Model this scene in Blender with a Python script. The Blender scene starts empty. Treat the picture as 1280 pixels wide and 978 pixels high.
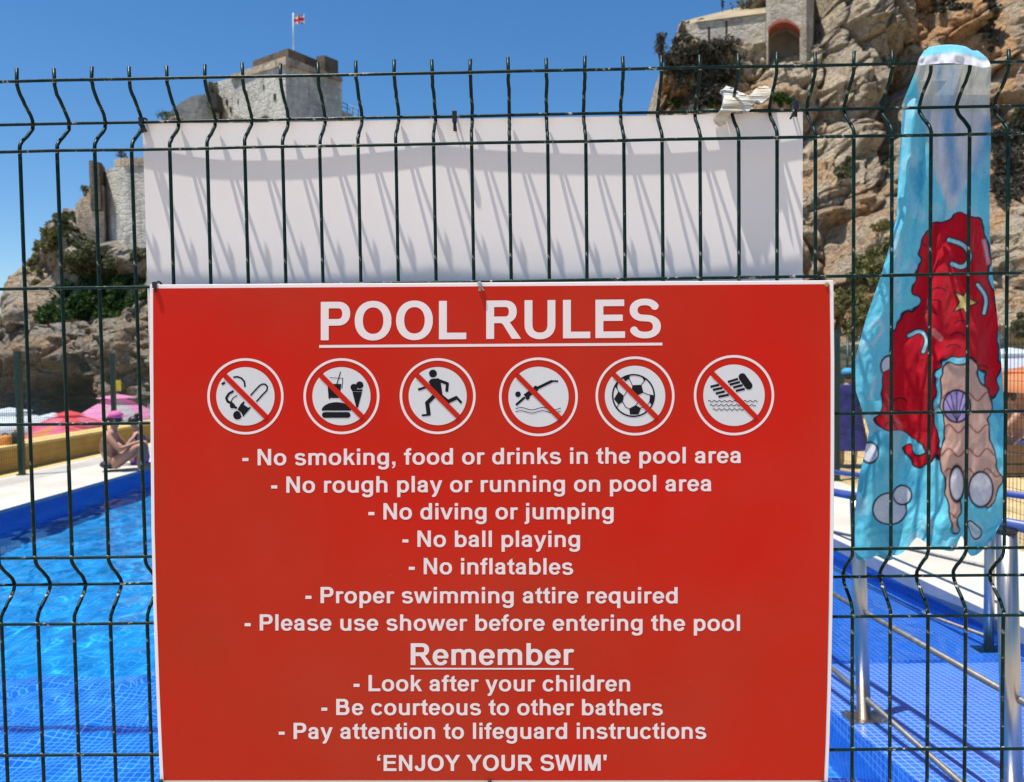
import bpy, bmesh, math, random
import numpy as np
from mathutils import Matrix, Vector

scene = bpy.context.scene
COL = scene.collection
rnd = random.Random(7)

# ------------------------------------------------------------------ camera, sky, sun, exposure
F_PX = 967.0                      # focal length for a 1280 px wide picture
CW = np.array([0.0149, -1.1384, 1.62])


def _rot(w):
    w = np.array(w, float)
    th = np.linalg.norm(w)
    k = w / th
    K = np.array([[0, -k[2], k[1]], [k[2], 0, -k[0]], [-k[1], k[0], 0]])
    return np.eye(3) + math.sin(th) * K + (1 - math.cos(th)) * K @ K


RC = _rot((.038, .014, -.014))    # rows: camera right, down, forward in (x, -z, y)


def _w(v):
    return np.array([v[0], v[2], -v[1]])


cam_d = bpy.data.cameras.new('camera')
cam = bpy.data.objects.new('camera', cam_d)
COL.objects.link(cam)
right, down, fwd = _w(RC[0]), _w(RC[1]), _w(RC[2])
M = Matrix.Identity(4)
for i in range(3):
    M[i][0], M[i][1], M[i][2], M[i][3] = right[i], -down[i], -fwd[i], CW[i]
cam.matrix_world = M
cam_d.sensor_width = 36
cam_d.lens = F_PX / 1280 * 36
cam_d.clip_start = .02
cam_d.clip_end = 6000
cam_d.dof.use_dof = True
cam_d.dof.focus_distance = 1.13
cam_d.dof.aperture_fstop = 10
scene.camera = cam

SUN = Vector((-1.87, -1.0, 6.9)).normalized()
world = bpy.data.worlds.new('World')
scene.world = world
world.use_nodes = True
wn = world.node_tree
sky = wn.nodes.new('ShaderNodeTexSky')
sky.sky_type = 'NISHITA'
sky.sun_disc = False
sky.sun_elevation = math.asin(SUN.z)
sky.sun_rotation = math.atan2(SUN.x, SUN.y)
sky.air_density = 1.0
sky.dust_density = 0.15
sky.ozone_density = 4.5
bg = wn.nodes['Background']
hs = wn.nodes.new('ShaderNodeHueSaturation')
hs.inputs['Saturation'].default_value = 1.24
hs.inputs['Value'].default_value = .93
wn.links.new(sky.outputs[0], hs.inputs['Color'])
wn.links.new(hs.outputs[0], bg.inputs[0])
bg.inputs[1].default_value = 0.118
sun_d = bpy.data.lights.new('sun', 'SUN')
sun_d.energy = 5.0
sun_d.cycles.is_caustics_light = True
sun_d.angle = math.radians(.53)
sun_d.color = (1, .955, .88)
sun = bpy.data.objects.new('sun', sun_d)
COL.objects.link(sun)
sun.rotation_euler = SUN.to_track_quat('Z', 'Y').to_euler()
scene.view_settings.view_transform = 'Standard'
scene.view_settings.look = 'None'
scene.view_settings.exposure = 0.36
scene.view_settings.gamma = 1


# ------------------------------------------------------------------ measuring helpers
def ray(px, py):
    return _w(RC.T @ np.array([(px - 640) / F_PX, (py - 489) / F_PX, 1.0]))


def at(px, py, y):
    d = ray(px, py)
    return CW + d * ((y - CW[1]) / d[1])


def grd(px, py, z=0.0):
    d = ray(px, py)
    return CW + d * ((z - CW[2]) / d[2])


def proj(P):
    v = np.asarray(P, float) - CW
    c = np.stack([v[..., 0], -v[..., 2], v[..., 1]], -1) @ RC.T
    return F_PX * c[..., 0] / c[..., 2] + 640, F_PX * c[..., 1] / c[..., 2] + 489


# ------------------------------------------------------------------ noise (numpy gradient noise)
def _h(ix, iy, iz, s):
    n = (ix.astype(np.int64) * 374761393 + iy.astype(np.int64) * 668265263 + iz.astype(np.int64) * 2147483647 + s * 1274126177) & 0xffffffff
    n = ((n ^ (n >> 13)) * 1274126177) & 0xffffffff
    n = n ^ (n >> 16)
    return (n & 0xffff) / 32767.5 - 1


def vnoise(P, s=0):
    P = np.asarray(P, float)
    i = np.floor(P)
    f = P - i
    i = i.astype(np.int64)
    f = f * f * f * (f * (f * 6 - 15) + 10)
    r = 0
    for dx in (0, 1):
        for dy in (0, 1):
            for dz in (0, 1):
                w = (f[:, 0] if dx else 1 - f[:, 0]) * (f[:, 1] if dy else 1 - f[:, 1]) * (f[:, 2] if dz else 1 - f[:, 2])
                r = r + w * _h(i[:, 0] + dx, i[:, 1] + dy, i[:, 2] + dz, s)
    return r


def fbm(P, o=4, s=0, ridged=False, g=.5):
    a, r, P = 1, 0, np.asarray(P, float)
    for k in range(o):
        n = vnoise(P * 2.03 ** k + 17.3 * k, s + k)
        r = r + a * ((1 - 2 * np.abs(n)) if ridged else n)
        a *= g
    return r


def cells(P, s=0):
    """distance to nearest / second nearest jittered cell point"""
    P = np.asarray(P, float)
    i = np.floor(P).astype(np.int64)
    d1 = np.full(len(P), 9.)
    d2 = np.full(len(P), 9.)
    cid = np.zeros(len(P))
    for dx in (-1, 0, 1):
        for dy in (-1, 0, 1):
            for dz in (-1, 0, 1):
                c = i + np.array([dx, dy, dz])
                q = np.stack([c[:, k] + .5 + .45 * _h(c[:, 0], c[:, 1], c[:, 2], s + 5 * k) for k in range(3)], 1)
                d = np.linalg.norm(P - q, axis=1)
                v = _h(c[:, 0], c[:, 1], c[:, 2], s + 77)
                nn = d < d1
                d2 = np.where(nn, d1, np.minimum(d2, d))
                cid = np.where(nn, v, cid)
                d1 = np.where(nn, d, d1)
    return d1, d2, cid


# ------------------------------------------------------------------ object helpers
def link_mesh(name, me, mat=None, parent=None, smooth=False):
    o = bpy.data.objects.new(name, me)
    COL.objects.link(o)
    if mat is not None and not me.materials:
        me.materials.append(mat)
    if smooth:
        me.polygons.foreach_set('use_smooth', [True] * len(me.polygons))
    if parent is not None:
        o.parent = parent
    return o


def pyd(name, V, Fc, mat, parent=None, smooth=False):
    me = bpy.data.meshes.new(name)
    me.from_pydata([tuple(map(float, v)) for v in V], [], [tuple(map(int, f)) for f in Fc])
    me.update()
    return link_mesh(name, me, mat, parent, smooth)


def tag(o, label, cat, group=None, kind=None):
    if label:
        o['label'] = label
    if cat:
        o['category'] = cat
    if group:
        o['group'] = group
    if kind:
        o['kind'] = kind
    return o


def thing(name, label, cat, loc=(0, 0, 0), group=None, rz=0):
    o = bpy.data.objects.new(name, None)
    o.empty_display_size = .1
    COL.objects.link(o)
    o.location = loc
    o.rotation_euler = (0, 0, rz)
    return tag(o, label, cat, group)


class MB:
    """collects geometry for ONE mesh"""
    def __init__(s):
        s.v, s.f = [], []

    def add(s, V, Fc):
        n = len(s.v)
        s.v += [tuple(map(float, p)) for p in V]
        s.f += [tuple(i + n for i in f) for f in Fc]
        return s

    def box(s, a, b, M=None):
        (x0, y0, z0), (x1, y1, z1) = a, b
        V = [(x0, y0, z0), (x1, y0, z0), (x1, y1, z0), (x0, y1, z0), (x0, y0, z1), (x1, y0, z1), (x1, y1, z1), (x0, y1, z1)]
        if M is not None:
            V = [tuple(M @ Vector(p)) for p in V]
        return s.add(V, [(0, 3, 2, 1), (4, 5, 6, 7), (0, 1, 5, 4), (1, 2, 6, 5), (2, 3, 7, 6), (3, 0, 4, 7)])

    def tube(s, pts, r, n=8, caps=True):
        pts = [Vector(map(float, p)) for p in pts]
        rs = r if isinstance(r, (list, tuple)) else [r] * len(pts)
        base = len(s.v)
        up = None
        for i, p in enumerate(pts):
            t = (pts[min(i + 1, len(pts) - 1)] - pts[max(i - 1, 0)]).normalized()
            if up is None:
                up = t.orthogonal().normalized()
            up = (up - t * up.dot(t)).normalized()
            w = t.cross(up)
            for k in range(n):
                a = 2 * math.pi * k / n
                q = p + (up * math.cos(a) + w * math.sin(a)) * rs[i]
                s.v.append(tuple(q))
        for i in range(len(pts) - 1):
            for k in range(n):
                a, b = base + i * n + k, base + i * n + (k + 1) % n
                s.f.append((a, b, b + n, a + n))
        if caps:
            s.f.append(tuple(base + k for k in range(n))[::-1])
            s.f.append(tuple(base + (len(pts) - 1) * n + k for k in range(n)))
        return s

    def ball(s, c, r, nu=10, nv=7):
        r = r if isinstance(r, (tuple, list)) else (r, r, r)
        V, Fc = [], []
        for j in range(nv + 1):
            t = math.pi * j / nv
            for k in range(nu):
                a = 2 * math.pi * k / nu
                V.append((c[0] + r[0] * math.sin(t) * math.cos(a), c[1] + r[1] * math.sin(t) * math.sin(a), c[2] + r[2] * math.cos(t)))
        for j in range(nv):
            for k in range(nu):
                Fc.append((j * nu + k, (j + 1) * nu + k, (j + 1) * nu + (k + 1) % nu, j * nu + (k + 1) % nu))
        return s.add(V, Fc)

    def build(s, name, mat, parent=None, smooth=False):
        return pyd(name, s.v, s.f, mat, parent, smooth)


def bevel(o, w=.004, seg=2):
    m = o.modifiers.new('bevel', 'BEVEL')
    m.width = w
    m.segments = seg
    m.limit_method = 'ANGLE'
    return o


def fast_mesh(name, V, Q):
    """numpy verts (n,3) + quads (m,4)"""
    me = bpy.data.meshes.new(name)
    V = np.asarray(V, np.float32)
    Q = np.asarray(Q, np.int32)
    k = Q.shape[1]
    me.vertices.add(len(V))
    me.vertices.foreach_set('co', V.ravel())
    me.loops.add(Q.size)
    me.loops.foreach_set('vertex_index', Q.ravel())
    me.polygons.add(len(Q))
    me.polygons.foreach_set('loop_start', np.arange(0, Q.size, k, dtype=np.int32))
    me.polygons.foreach_set('loop_total', np.full(len(Q), k, np.int32))
    me.update(calc_edges=True)
    me.validate()
    return me


def grid_quads(nr, nc):
    a = (np.arange(nr - 1)[:, None] * nc + np.arange(nc - 1)[None, :]).ravel()
    return np.stack([a, a + 1, a + 1 + nc, a + nc], 1)


def set_color(me, rgb, name='Col'):
    a = me.color_attributes.new(name, 'FLOAT_COLOR', 'POINT')
    c = np.ones((len(me.vertices), 4), np.float32)
    c[:, :3] = rgb
    a.data.foreach_set('color', c.ravel())


# ------------------------------------------------------------------ materials
def s2l(r, g, b):
    return tuple(((c / 255 + .055) / 1.055) ** 2.4 if c > 10 else c / 255 / 12.92 for c in (r, g, b))


class NT:
    def __init__(s, name):
        s.m = bpy.data.materials.new(name)
        s.m.use_nodes = True
        s.t = s.m.node_tree
        s.b = s.t.nodes['Principled BSDF']
        s.out = s.t.nodes['Material Output']

    def n(s, typ, **kw):
        nd = s.t.nodes.new(typ)
        for k, v in kw.items():
            if isinstance(k, str) and hasattr(nd, k) and k not in ('Scale',):
                try:
                    setattr(nd, k, v)
                    continue
                except Exception:
                    pass
            nd.inputs[k.replace('_', ' ')].default_value = v
        return nd

    def l(s, a, b):
        s.t.links.new(a, b)
        return s

    def coord(s, kind='Object', scale=None):
        tc = s.t.nodes.new('ShaderNodeTexCoord')
        o = tc.outputs[kind]
        if scale:
            mp = s.t.nodes.new('ShaderNodeMapping')
            mp.inputs['Scale'].default_value = scale
            s.l(o, mp.inputs[0])
            o = mp.outputs[0]
        return o

    def noise(s, co, scale, detail=5, rough=.55, dist=0):
        nd = s.t.nodes.new('ShaderNodeTexNoise')
        nd.inputs['Scale'].default_value = scale
        nd.inputs['Detail'].default_value = detail
        nd.inputs['Roughness'].default_value = rough
        nd.inputs['Distortion'].default_value = dist
        s.l(co, nd.inputs['Vector'])
        return nd.outputs['Fac']

    def ramp(s, fac, stops):
        nd = s.t.nodes.new('ShaderNodeValToRGB')
        els = nd.color_ramp.elements
        while len(els) < len(stops):
            els.new(.5)
        for e, (p, c) in zip(els, stops):
            e.position = p
            e.color = (*c, 1) if not isinstance(c, (int, float)) else (c, c, c, 1)
        s.l(fac, nd.inputs[0])
        return nd.outputs[0]

    def mix(s, fac, a, b, mode='MIX'):
        nd = s.t.nodes.new('ShaderNodeMix')
        nd.data_type = 'RGBA'
        nd.blend_type = mode
        for sock, v in ((nd.inputs[0], fac), (nd.inputs[6], a), (nd.inputs[7], b)):
            if hasattr(v, 'is_output'):
                s.l(v, sock)
            elif isinstance(v, (int, float)):
                sock.default_value = v
            else:
                sock.default_value = (*v, 1)
        return nd.outputs[2]

    def math(s, op, a, b=0.0, c=None):
        nd = s.t.nodes.new('ShaderNodeMath')
        nd.operation = op
        for i, v in enumerate((a, b) if c is None else (a, b, c)):
            if hasattr(v, 'is_output'):
                s.l(v, nd.inputs[i])
            else:
                nd.inputs[i].default_value = v
        return nd.outputs[0]

    def bump(s, h, strength=.3, dist=.01, base=None):
        nd = s.t.nodes.new('ShaderNodeBump')
        nd.inputs['Strength'].default_value = strength
        nd.inputs['Distance'].default_value = dist
        s.l(h, nd.inputs['Height'])
        if base is not None:
            s.l(base, nd.inputs['Normal'])
        return nd.outputs[0]

    def set(s, **kw):
        for k, v in kw.items():
            sock = s.b.inputs[k.replace('_', ' ')]
            if hasattr(v, 'is_output'):
                s.l(v, sock)
            elif isinstance(v, tuple) and len(v) == 3 and sock.type == 'RGBA':
                sock.default_value = (*v, 1)
            else:
                sock.default_value = v
        return s


def simple(name, col, rough=.6, var=.12, scale=20, metal=0, bump=0, spec=.5):
    t = NT(name)
    co = t.coord()
    f = t.noise(co, scale)
    c2 = tuple(min(1, c * (1 + var)) for c in col)
    c1 = tuple(c * (1 - var) for c in col)
    t.set(Base_Color=t.ramp(f, [(.3, c1), (.7, c2)]), Roughness=rough, Metallic=metal, Specular_IOR_Level=spec)
    if bump:
        t.set(Normal=t.bump(f, .5, bump))
    return t.m


def vcol_mat(name, rough=.9, bump_scale=900, bump_d=.001, spec=.2, sheen=0, trans=0):
    t = NT(name)
    a = t.n('ShaderNodeVertexColor')
    a.layer_name = 'Col'
    t.set(Base_Color=a.outputs[0], Roughness=rough, Specular_IOR_Level=spec)
    co = t.coord()
    if bump_d:
        t.set(Normal=t.bump(t.noise(co, bump_scale, 3), .6, bump_d))
    if sheen:
        t.set(Sheen_Weight=sheen)
    if trans:
        d = t.n('ShaderNodeBsdfTranslucent')
        t.l(a.outputs[0], d.inputs[0])
        mx = t.n('ShaderNodeMixShader')
        mx.inputs[0].default_value = trans
        t.l(t.b.outputs[0], mx.inputs[1])
        t.l(d.outputs[0], mx.inputs[2])
        t.l(mx.outputs[0], t.out.inputs[0])
    return t.m


def wire_mat():
    t = NT('green_coated_wire')
    co = t.coord()
    f = t.noise(co, 60, 4, .6)
    f2 = t.noise(co, 240, 3, .6)
    green = t.ramp(f, [(.35, (.0015, .011, .009)), (.7, (.005, .030, .022))])
    worn = t.math('MULTIPLY', t.ramp(f, [(.60, 0.), (.68, 1.)]), t.ramp(f2, [(.5, 0.), (.6, 1.)]))
    rust = t.mix(f2, (.24, .20, .15), (.50, .47, .42))
    t.set(Base_Color=t.mix(worn, green, rust), Roughness=t.ramp(f2, [(.3, .25), (.7, .5)]), Specular_IOR_Level=.16, Normal=t.bump(f2, .3, .0006))
    return t.m


def rock_mat(name, tan, grey, orange, scale=.35, dark=(.10, .09, .075)):
    t = NT(name)
    co = t.coord()
    n1 = t.noise(co, scale, 8, .62, .5)
    n2 = t.noise(co, scale * 3.5, 8, .65, .4)
    n3 = t.noise(co, scale * 14, 6, .65)
    c = t.mix(t.ramp(n1, [(.40, 0.), (.58, 1.)]), grey, tan)
    n5 = t.noise(co, scale * .55, 5, .6, .8)
    c = t.mix(t.math('MULTIPLY', t.ramp(n5, [(.46, 0.), (.56, 1.)]), t.ramp(n2, [(.38, .25), (.56, 1.)])), c, orange)
    c = t.mix(t.ramp(n3, [(.30, 1.), (.46, 0.)]), c, dark)
    c = t.mix(t.ramp(n3, [(.62, 0.), (.8, .5)]), c, tuple(min(.75, x * 1.4) for x in tan))
    vo = t.n('ShaderNodeTexVoronoi')
    vo.feature = 'DISTANCE_TO_EDGE'
    vo.inputs['Scale'].default_value = scale * 4.5
    wv = t.n('ShaderNodeVectorMath')
    nz = t.n('ShaderNodeTexNoise')
    nz.inputs['Scale'].default_value = scale * 5
    t.l(co, nz.inputs[0])
    t.l(nz.outputs['Color'], wv.inputs[0])
    t.l(co, wv.inputs[1])
    t.l(wv.outputs[0], vo.inputs['Vector'])
    crack = t.ramp(vo.outputs['Distance'], [(.0, 0.), (.05, 1.)])
    c = t.mix(t.math('MULTIPLY', t.math('SUBTRACT', 1, crack), .34), c, dark)
    h = t.math('ADD', t.math('MULTIPLY', n3, .5), t.math('MULTIPLY', n2, 1.2))
    t.set(Base_Color=c, Roughness=.95, Specular_IOR_Level=.15, Normal=t.bump(h, 1, 1.6))
    return t.m


def stone_wall_mat(name, c1, c2, scale=1.6, mortar=(.42, .39, .33), dirt=(.16, .14, .11)):
    """rubble masonry: irregular flattened stones with streaks of weathering"""
    t = NT(name)
    co = t.coord('Object')
    mp = t.n('ShaderNodeMapping')
    mp.inputs['Scale'].default_value = (1, 1, 2.6)
    t.l(co, mp.inputs[0])
    vo = t.n('ShaderNodeTexVoronoi')
    vo.inputs['Scale'].default_value = scale
    t.l(mp.outputs[0], vo.inputs['Vector'])
    ve = t.n('ShaderNodeTexVoronoi')
    ve.feature = 'DISTANCE_TO_EDGE'
    ve.inputs['Scale'].default_value = scale
    t.l(mp.outputs[0], ve.inputs['Vector'])
    sc_ = t.n('ShaderNodeSeparateColor')
    t.l(vo.outputs['Color'], sc_.inputs[0])
    c = t.mix(sc_.outputs[0], tuple((x * 2 + y) / 3 for x, y in zip(c1, c2)), c2)
    edge = t.ramp(ve.outputs['Distance'], [(.0, 1.), (.09, 0.)])
    c = t.mix(t.math('MULTIPLY', edge, .22), c, mortar)
    n2 = t.noise(co, .33, 8, .7, .6)
    n3 = t.noise(co, 2.2, 7, .7)
    stv = t.coord('Object', (1.6, 1.6, .18))
    n4 = t.noise(stv, 1.0, 6, .7)
    c = t.mix(t.ramp(n2, [(.46, 0.), (.62, .8)]), c, dirt)
    c = t.mix(t.ramp(n4, [(.52, 0.), (.66, .65)]), c, tuple(x * .8 for x in dirt))
    c = t.mix(t.ramp(n3, [(.54, 0.), (.66, .6)]), c, tuple(min(.8, x * 1.3) for x in c2))
    c = t.mix(t.ramp(n3, [(.34, .7), (.44, 0.)]), c, dirt)
    h = t.math('ADD', t.math('MULTIPLY', edge, -.4), t.math('MULTIPLY', n3, 1.4))
    t.set(Base_Color=c, Roughness=.95, Specular_IOR_Level=.1, Normal=t.bump(h, .8, .12))
    return t.m


def tile_mat(name, c1, c2, grout, size=.05, axis='XY', bumpd=.002, rough=.25):
    t = NT(name)
    co = t.coord('Object')
    sp = t.n('ShaderNodeSeparateXYZ')
    t.l(co, sp.inputs[0])
    cb = t.n('ShaderNodeCombineXYZ')
    if axis == 'XY':
        t.l(sp.outputs[0], cb.inputs[0])
        t.l(sp.outputs[1], cb.inputs[1])
    else:
        t.l(t.math('ADD', sp.outputs[0], sp.outputs[1]), cb.inputs[0])
        t.l(sp.outputs[2], cb.inputs[1])
    br = t.n('ShaderNodeTexBrick')
    br.offset = 0
    br.inputs['Scale'].default_value = 1
    br.inputs['Brick Width'].default_value = size
    br.inputs['Row Height'].default_value = size
    br.inputs['Mortar Size'].default_value = size * .085
    br.inputs['Mortar Smooth'].default_value = .2
    br.inputs['Bias'].default_value = 0
    br.inputs['Color1'].default_value = (*c1, 1)
    br.inputs['Color2'].default_value = (*c2, 1)
    br.inputs['Mortar'].default_value = (*grout, 1)
    t.l(cb.outputs[0], br.inputs['Vector'])
    n2 = t.noise(co, 3, 5, .6)
    c = t.mix(t.ramp(n2, [(.45, 0.), (.75, .35)]), br.outputs[0], tuple(min(1, x * 1.6 + .03) for x in c2))
    t.set(Base_Color=c, Roughness=rough, Normal=t.bump(t.math('MULTIPLY', br.outputs[1], -1), .5, bumpd))
    return t.m


def leaf_mat(name, a, b, c=None):
    t = NT(name)
    v = t.n('ShaderNodeVertexColor')
    v.layer_name = 'Col'
    sp = t.n('ShaderNodeSeparateColor')
    t.l(v.outputs[0], sp.inputs[0])
    col = t.ramp(sp.outputs[0], [(.0, a), (.7, b), (1, c or b)])
    t.set(Base_Color=col, Roughness=.6, Specular_IOR_Level=.25)
    d = t.n('ShaderNodeBsdfTranslucent')
    t.l(col, d.inputs[0])
    mx = t.n('ShaderNodeMixShader')
    mx.inputs[0].default_value = .3
    t.l(t.b.outputs[0], mx.inputs[1])
    t.l(d.outputs[0], mx.inputs[2])
    t.l(mx.outputs[0], t.out.inputs[0])
    return t.m


def water_mat():
    t = NT('pool_water_surface')
    g = t.n('ShaderNodeBsdfGlass')
    g.inputs['IOR'].default_value = 1.33
    g.inputs['Roughness'].default_value = 0
    g.inputs[0].default_value = (.70, .95, 1, 1)
    t.l(g.outputs[0], t.out.inputs[0])
    return t.m


def board_red():
    t = NT('red_print')
    co = t.coord('Object')
    n = t.noise(co, 3.2, 4, .6)
    n2 = t.noise(co, 300, 2, .6)
    n0 = t.noise(co, 1.6, 3, .55, .4)
    c = t.mix(t.ramp(n0, [(.38, 0.), (.62, 1.)]), (.60, .010, .002), (.47, .026, .006))
    c = t.mix(t.ramp(n, [(.45, 0.), (.75, .25)]), c, (.62, .05, .03))
    c = t.mix(t.ramp(n2, [(.74, 0.), (.80, .5)]), c, (.6, .25, .2))
    bn = t.noise(co, 2.2, 2, .5)
    t.set(Base_Color=c, Roughness=.5, Normal=t.bump(bn, .25, .02), Specular_IOR_Level=.16)
    return t.m


MW = wire_mat()
m_white_board = simple('white_plastic_board', (.88, .81, .77), .5, .02, 6, spec=.3)
m_red = board_red()
m_print_white = simple('white_print', (.84, .73, .70), .45, .03, 12, spec=.25)
m_print_grey = simple('pictogram_white', (.70, .68, .67), .45, .03, 12, spec=.25)
m_print_black = simple('black_print', (.008, .007, .009), .5, .1, 40, spec=.15)
m_slash = simple('red_slash_print', (.58, .010, .004), .5, .05, 10, spec=.16)
m_zip = simple('black_nylon', (.012, .012, .014), .35, .2, 200)
m_zip_pale = simple('pale_nylon', (.35, .33, .30), .4, .1, 200)
m_tissue = None
m_deck = NT('pale_deck')
_c = m_deck.coord()
m_deck.set(Base_Color=m_deck.mix(m_deck.ramp(m_deck.noise(_c, 1.3, 6, .6), [(.35, 0.), (.7, 1.)]), (.47, .44, .37), (.58, .55, .49)), Roughness=.9,
           Normal=m_deck.bump(m_deck.noise(_c, 60, 4), .3, .003))
m_deck = m_deck.m
m_tan = simple('tan_terrace', (.56, .40, .19), .9, .22, 2.5, bump=.004)
m_yellow = simple('yellow_painted_wall', (.50, .29, .055), .85, .16, 3.5, bump=.004)
m_yellow_top = simple('pale_yellow_coping', (.66, .47, .16), .85, .08, 5, bump=.003)
m_bluepaint = simple('blue_paint', (.03, .09, .32), .5, .12, 9)
m_greenpost = simple('green_coated_post', (.006, .035, .028), .4, .2, 12)
m_coping = simple('grey_coping_edge', (.20, .25, .36), .7, .12, 6)
m_tile_bright = tile_mat('blue_mosaic_tiles', (.018, .115, .52), (.028, .15, .60), (.24, .36, .64), .036)
m_tile_pool = tile_mat('pool_floor_tiles', (.004, .27, .62), (.008, .32, .68), (.12, .46, .76), .05)
m_tile_step = tile_mat('step_tiles', (.010, .17, .60), (.02, .21, .66), (.30, .50, .76), .036)
m_tile_side = tile_mat('riser_mosaic_tiles', (.010, .12, .55), (.02, .18, .66), (.16, .32, .70), .036, 'Z')
m_navy = tile_mat('navy_edge_tiles', (.02, .02, .22), (.03, .03, .28), (.15, .2, .4), .036)
m_water = water_mat()
m_sand = simple('sand', (.42, .34, .24), .95, .15, 1.5, bump=.02)
m_sea = simple('sea_blue', (.02, .10, .16), .15, .2, .2, bump=.3)
m_steel = NT('stainless_steel')
_c = m_steel.coord('Object', (40, 40, 1.5))
m_steel.set(Base_Color=(.50, .45, .40), Metallic=1.0, Roughness=m_steel.ramp(m_steel.noise(_c, 4, 3), [(.3, .25), (.7, .40)]))
m_steel = m_steel.m
m_bluerail = simple('sky_reflection_rail', (.045, .08, .27), .4, .2, 12)  # sky mirrored in the steel top rails, put into the base colour as blue
m_rail = simple('dull_weathered_steel', (.17, .16, .15), .5, .3, 30, metal=.5)

# ================================================================== SETTING
# pool plan: left edge x=-6, right edge x=XR(y), far end y=14, near edge y=1.25
ZW = -.17


def XR(y):
    return 3.0 - .082 * (y - 3)


def flat(name, quads, mat, kind='structure', parent=None):
    V, Fc = [], []
    for q in quads:
        Fc.append(tuple(range(len(V), len(V) + len(q))))
        V += q
    o = pyd(name, V, Fc, mat, parent)
    if kind and parent is None:
        o['kind'] = kind
    return o


YN, YF = .9, 14.0
XL = -6.0
# ground under everything
flat('sea', [[(-3000, -50, -6), (3000, -50, -6), (3000, 5000, -6), (-3000, 5000, -6)]], m_sea)
flat('beach', [[(-60, -30, -1.2), (-8.6, -30, -1.2), (-8.6, 60, -1.2), (-60, 60, -1.2)]], m_sand)
flat('terrace_ground', [[(4.1, .45, .0), (70, .45, .0), (70, 60, .0), (4.1, 60, .0)],
                        [(-8.6, 16.2, -.004), (4.1, 16.2, -.004), (4.1, 60, -.004), (-8.6, 60, -.004)]], m_tan)
dk = MB()
for q in ([(-8.05, .45, 0), (4.1, .45, 0), (4.1, YN, 0), (-8.05, YN, 0)],
          [(-8.05, YN, 0), (XL, YN, 0), (XL, YF, 0), (-8.05, YF, 0)],
          [(XR(YN), YN, 0), (4.1, YN, 0), (4.1, YF, 0), (XR(YF), YF, 0)],
          [(-8.05, YF, 0), (4.1, YF, 0), (4.1, 16.2, 0), (-8.05, 16.2, 0)]):
    dk.add(q, [(0, 1, 2, 3)])
o = dk.build('pool_deck', m_deck)
o['kind'] = 'structure'
flat('unseen_bounce_ground', [[(-40, -25, -.002), (40, -25, -.002), (40, .45, -.002), (-40, .45, -.002)]], simple('warm_bounce_ground', (.50, .415, .32), .9, .2, 3, bump=.004))  # unseen ground on the camera side, added and toned for its bounce light
ys = flat('yellow_kerb_strip', [[(-8.05, .45, .004), (-7.78, .45, .004), (-7.78, 16, .004), (-8.05, 16, .004)]], m_yellow_top)

# pool shell: coping face then tile band, floor, steps
cop = MB()
cop.add([(XL, YN, 0), (XL, YF, 0), (XL, YF, -.045), (XL, YN, -.045)], [(0, 1, 2, 3)])
cop.add([(XR(YN), YN, 0), (XR(YF), YF, 0), (XR(YF), YF, -.10), (XR(YN), YN, -.10)], [(3, 2, 1, 0)])
cop.add([(XL, YF, 0), (XR(YF), YF, 0), (XR(YF), YF, -.045), (XL, YF, -.045)], [(0, 1, 2, 3)])
cop.add([(XL, YN, 0), (XR(YN), YN, 0), (XR(YN), YN, -.045), (XL, YN, -.045)], [(3, 2, 1, 0)])
o = cop.build('pool_coping', m_coping)
o['kind'] = 'structure'
sh = MB()
ZB = -1.25
sh.add([(XL - .003, YN, -.045), (XL - .003, YF, -.045), (XL - .003, YF, ZB), (XL - .003, YN, ZB)], [(0, 1, 2, 3)])
sh.add([(XR(YN) + .003, YN, -.10), (XR(YF) + .003, YF, -.10), (XR(YF) + .003, YF, ZB), (XR(YN) + .003, YN, ZB)], [(3, 2, 1, 0)])
sh.add([(XL, YF + .003, -.045), (XR(YF), YF + .003, -.045), (XR(YF), YF + .003, ZB), (XL, YF + .003, ZB)], [(0, 1, 2, 3)])
sh.add([(XL, YN - .003, -.045), (XR(YN), YN - .003, -.045), (XR(YN), YN - .003, ZB), (XL, YN - .003, ZB)], [(3, 2, 1, 0)])
o = sh.build('pool_wall', tile_mat('pool_wall_tiles', (.005, .06, .36), (.010, .08, .42), (.03, .13, .50), .036, 'Z'))
o['kind'] = 'structure'
flat('pool_floor', [[(XL, 3.9, ZB), (XR(3.9), 3.9, ZB), (XR(YF), YF, ZB), (XL, YF, ZB)]], m_tile_pool)
st = MB()
RX = 1.50        # left side of the ramp
st.box((XL + .002, YN, ZB), (RX - .002, 2.28, -.40))
st.box((XL + .002, 2.282, ZB), (RX - .002, 3.0, -.62))
st.box((XL + .002, 3.002, ZB), (RX - .002, 3.9, -.90))
o = st.build('pool_steps', m_tile_step)
o['kind'] = 'structure'
nv = MB()
nv.box((XL + .01, 2.235, -.41), (RX - .01, 2.287, -.394))
nv.box((XL + .01, 2.95, -.63), (RX - .01, 3.007, -.614))
o = nv.build('step_edge_tiles', m_navy)
o['kind'] = 'structure'


# the ramp: descends away from the camera, partly under water
def ZR(y):
    return -.003 - .112 * max(0.0, y - 1.77)


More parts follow.
